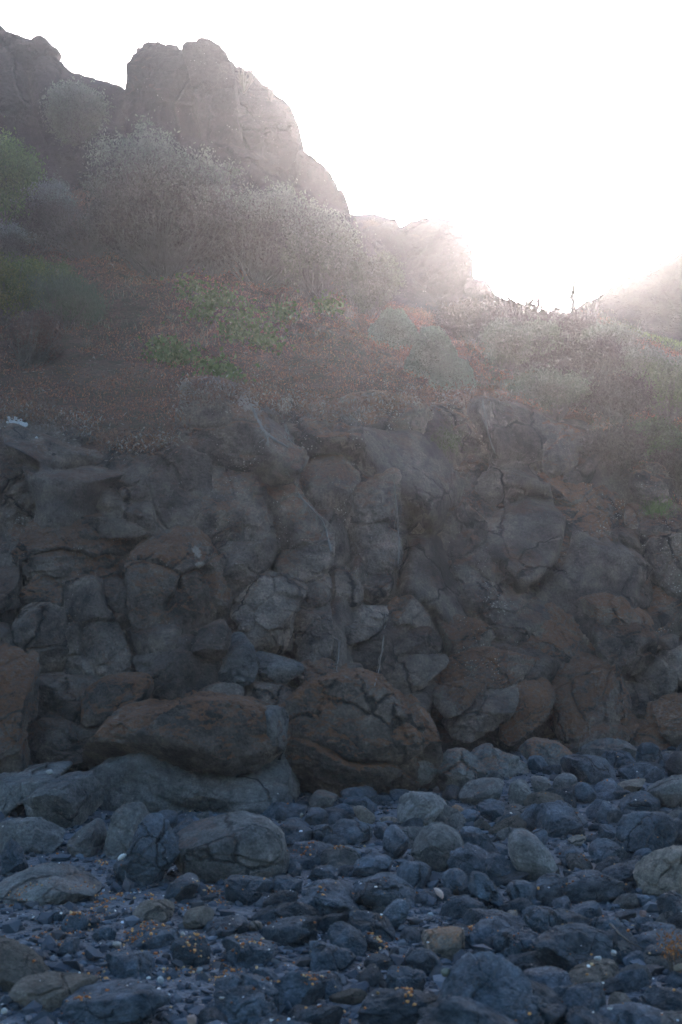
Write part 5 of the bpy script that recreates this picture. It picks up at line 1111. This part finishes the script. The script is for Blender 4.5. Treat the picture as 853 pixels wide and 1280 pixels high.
cover('grey_litter', 'dry grey stalks strewn over the slope', 6000, 4, .07, [(.20,.185,.17), (.26,.24,.23), (.14,.13,.12)], 3, lambda C, rs: fbm(C * .7 + 80, 3) > -.02, asp=.07, up=-.4, spread=1.2, height=1.0)
cover('green_groundcover', 'olive green low plants mixed through the slope', 24000, 7, .028, [(.085,.095,.045), (.075,.085,.05), (.10,.105,.06)], 4, blob([(170,380,150,45),(300,395,110,40),(120,395,80,30),(420,420,120,30),(400,380,90,25)]))
cover('slope_grass', 'thin dry grass standing on the slope under the shrubs', 5000, 6, .15, [(.17,.14,.11), (.20,.17,.13), (.13,.12,.09)], 5, lambda C, rs: (fbm(C * .5 + 20, 3) > -.05) & (uv(C)[1] < 440), asp=.05, up=1.6, spread=.5, height=.5)
cover('right_slope_scrub', 'low tangled scrub covering the right slope', 20000, 9, .038, [(.08,.08,.055), (.11,.09,.07), (.085,.10,.055)], 6, lambda C, rs: (uv(C)[0] > 590) & (rs.uniform(size=len(C)) < .9), spread=3, height=4)
LP = [(212,446,12,12),(205,440,12,9),(232,452,10,8),(262,475,12,7),(276,468,10,7),(285,478,8,6),(238,365,20,14),(262,380,22,12),(300,400,20,14),(285,378,20,8),(315,420,24,12),(335,432,20,9),(250,395,14,8),(345,395,20,10),(410,388,16,8),(292,420,14,9)]
ORD = ['leftmost', 'second from the left', 'third from the left', 'fourth from the left', 'fifth from the left', 'sixth from the left', 'seventh from the left', 'eighth from the left', 'ninth from the left', 'rightmost']
LO, HI = sorted(LP[:6]), sorted(LP[6:])
for i, (u, v, a, b) in enumerate(LP):
    place_ = ['in the upper middle of the slope', 'in the bare earth above the topmost jutting block'][1 if i < 6 else 0]
    shrub_px(u, v + b * .7, a * 2.0, b * 1.5, tints=[(.10,.13,.04), (.085,.11,.035), (.14,.15,.055)], label='yellow-green leafy plant ' + place_ + ', ' + (('rightmost' if (u, v, a, b) == LO[-1] else ORD[LO.index((u, v, a, b))]) if i < 6 else ORD[HI.index((u, v, a, b))]), n=260, leaf=.06, seed=80 + i, cat='plant', name='leafy_plant',
             group='bright leafy plants ' + place_, asp=.7, stems=12, stemr=.004, lobes=4, shell=.5)
# fringe hanging over the top edge of the wall
def fringe():
    rs = np.random.RandomState(9); C = []
    for u in np.arange(-20, 640, 1.3):
        ve = np.interp(u, [-20, 50, 110, 140, 220, 235, 300, 340, 360, 480, 500, 640], [515, 520, 540, 558, 552, 492, 492, 500, 512, 515, 500, 492]) + rs.normal(0, 5)
        q = wall_point(u, ve)
        if q is not None: C.append(q[1] + np.array([0, 0, rs.uniform(-.03, .06)]))
    C = np.array(C); per = 26; cl = np.repeat(C, per, 0) + rs.normal(size=(len(C) * per, 3)) * np.array([.09, .10, .055]); tt = np.repeat(np.array([(.155,.085,.062), (.19,.10,.06), (.12,.085,.065), (.22,.20,.18)])[rs.randint(0, 4, len(C))], per, 0)
    V, Fq, T = leaves(cl, .045, tt, rs, .2, .3, .3); me = mesh_np('hanging_groundcover', V, Fq, False); vcol(me, T); o = link('hanging_groundcover', me, M_LEAF); tag(o, 'red-brown groundcover spilling over the top edge of the rock wall', None, None, 'stuff')
fringe()
# orange weed clump at the right edge of the beach
q = P(846, 1205, top_at(846, 1205) - .05); shrub(q, .08, .11, [(.42,.20,.06), (.30,.12,.04), (.20,.10,.05)], 'clump of dried orange weed at the right edge of the beach', cat='seaweed', name='weed_clump', n=260, leaf=.014, seed=99, stems=14, stemr=.003, lobes=4)
# green meadow patch on the far right
def meadow():
    rs = np.random.RandomState(3); n = 15000; U = rs.uniform(770, 1000, n); T_ = rs.uniform(0, 1, n); D = 23.5 + 2 * T_
    xs = (U - 426.5) / F * D; V0 = np.interp(U, [770, 800, 853, 1000], [415, 428, 470, 500]); V1 = np.interp(U, [770, 800, 853, 1000], [408, 420, 432, 440]); v = V0 * (1 - T_) + V1 * T_
    C = np.array([P(a, b, c) for a, b, c in zip(U, v, D)]); Vv, Fq, T = leaves(C, .22, np.tile(np.array([.13, .17, .055]), (n, 1)), rs, 1.4, .12, .3); me = mesh_np('green_grass', Vv, Fq, False); vcol(me, T); o = link('green_grass', me, M_LEAF); tag(o, 'sunlit green grass on the rise at the right edge', None, None, 'stuff')
    us = np.linspace(740, 1400, 60); G = []
    for a in us:
        for t in np.linspace(0, 1, 14): G.append(P(a, np.interp(a, [740, 770, 800, 853, 1000], [412, 418, 431, 473, 503]) * (1 - t) + np.interp(a, [740, 770, 800, 853, 1000], [406, 410, 422, 434, 442]) * t, 23.5 + 2 * t))
    idx = np.arange(60 * 14).reshape(60, 14); qq = np.stack([idx[:-1, :-1], idx[1:, :-1], idx[1:, 1:], idx[:-1, 1:]], -1).reshape(-1, 4)
    o = link('grassy_rise', mesh_np('grassy_rise', np.array(G), qq), M_SOIL); tag(o, 'low rise under the green grass at the right', 'terrain', kind='structure')
meadow()

# ------------------------------------------------------------------ air
def haze():  # haze box added to imitate a lens-flare veil, fed by the sky glow
    x0, x1, y0, y1, z0, z1 = -330, 330, -320, 330, -12.0, 90
    V = [(x0,y0,z0),(x1,y0,z0),(x1,y1,z0),(x0,y1,z0),(x0,y0,z1),(x1,y0,z1),(x1,y1,z1),(x0,y1,z1)]
    Fq = [(3,2,1,0),(4,5,6,7),(0,1,5,4),(1,2,6,5),(2,3,7,6),(3,0,4,7)]
    m = bpy.data.materials.new('haze_air'); m.use_nodes = True; t = m.node_tree; t.nodes.clear(); o_ = t.nodes.new('ShaderNodeOutputMaterial'); v = t.nodes.new('ShaderNodeVolumePrincipled')
    v.inputs['Color'].default_value = (.95, .92, .93, 1); v.inputs['Density'].default_value = HAZE_DENSITY; v.inputs['Anisotropy'].default_value = HAZE_G; t.links.new(v.outputs[0], o_.inputs['Volume'])
    o = link('haze', mesh_np('haze', V, Fq, False), m); tag(o, 'thin haze volume added to spread sun glare through the air', None, None, 'stuff')
haze()
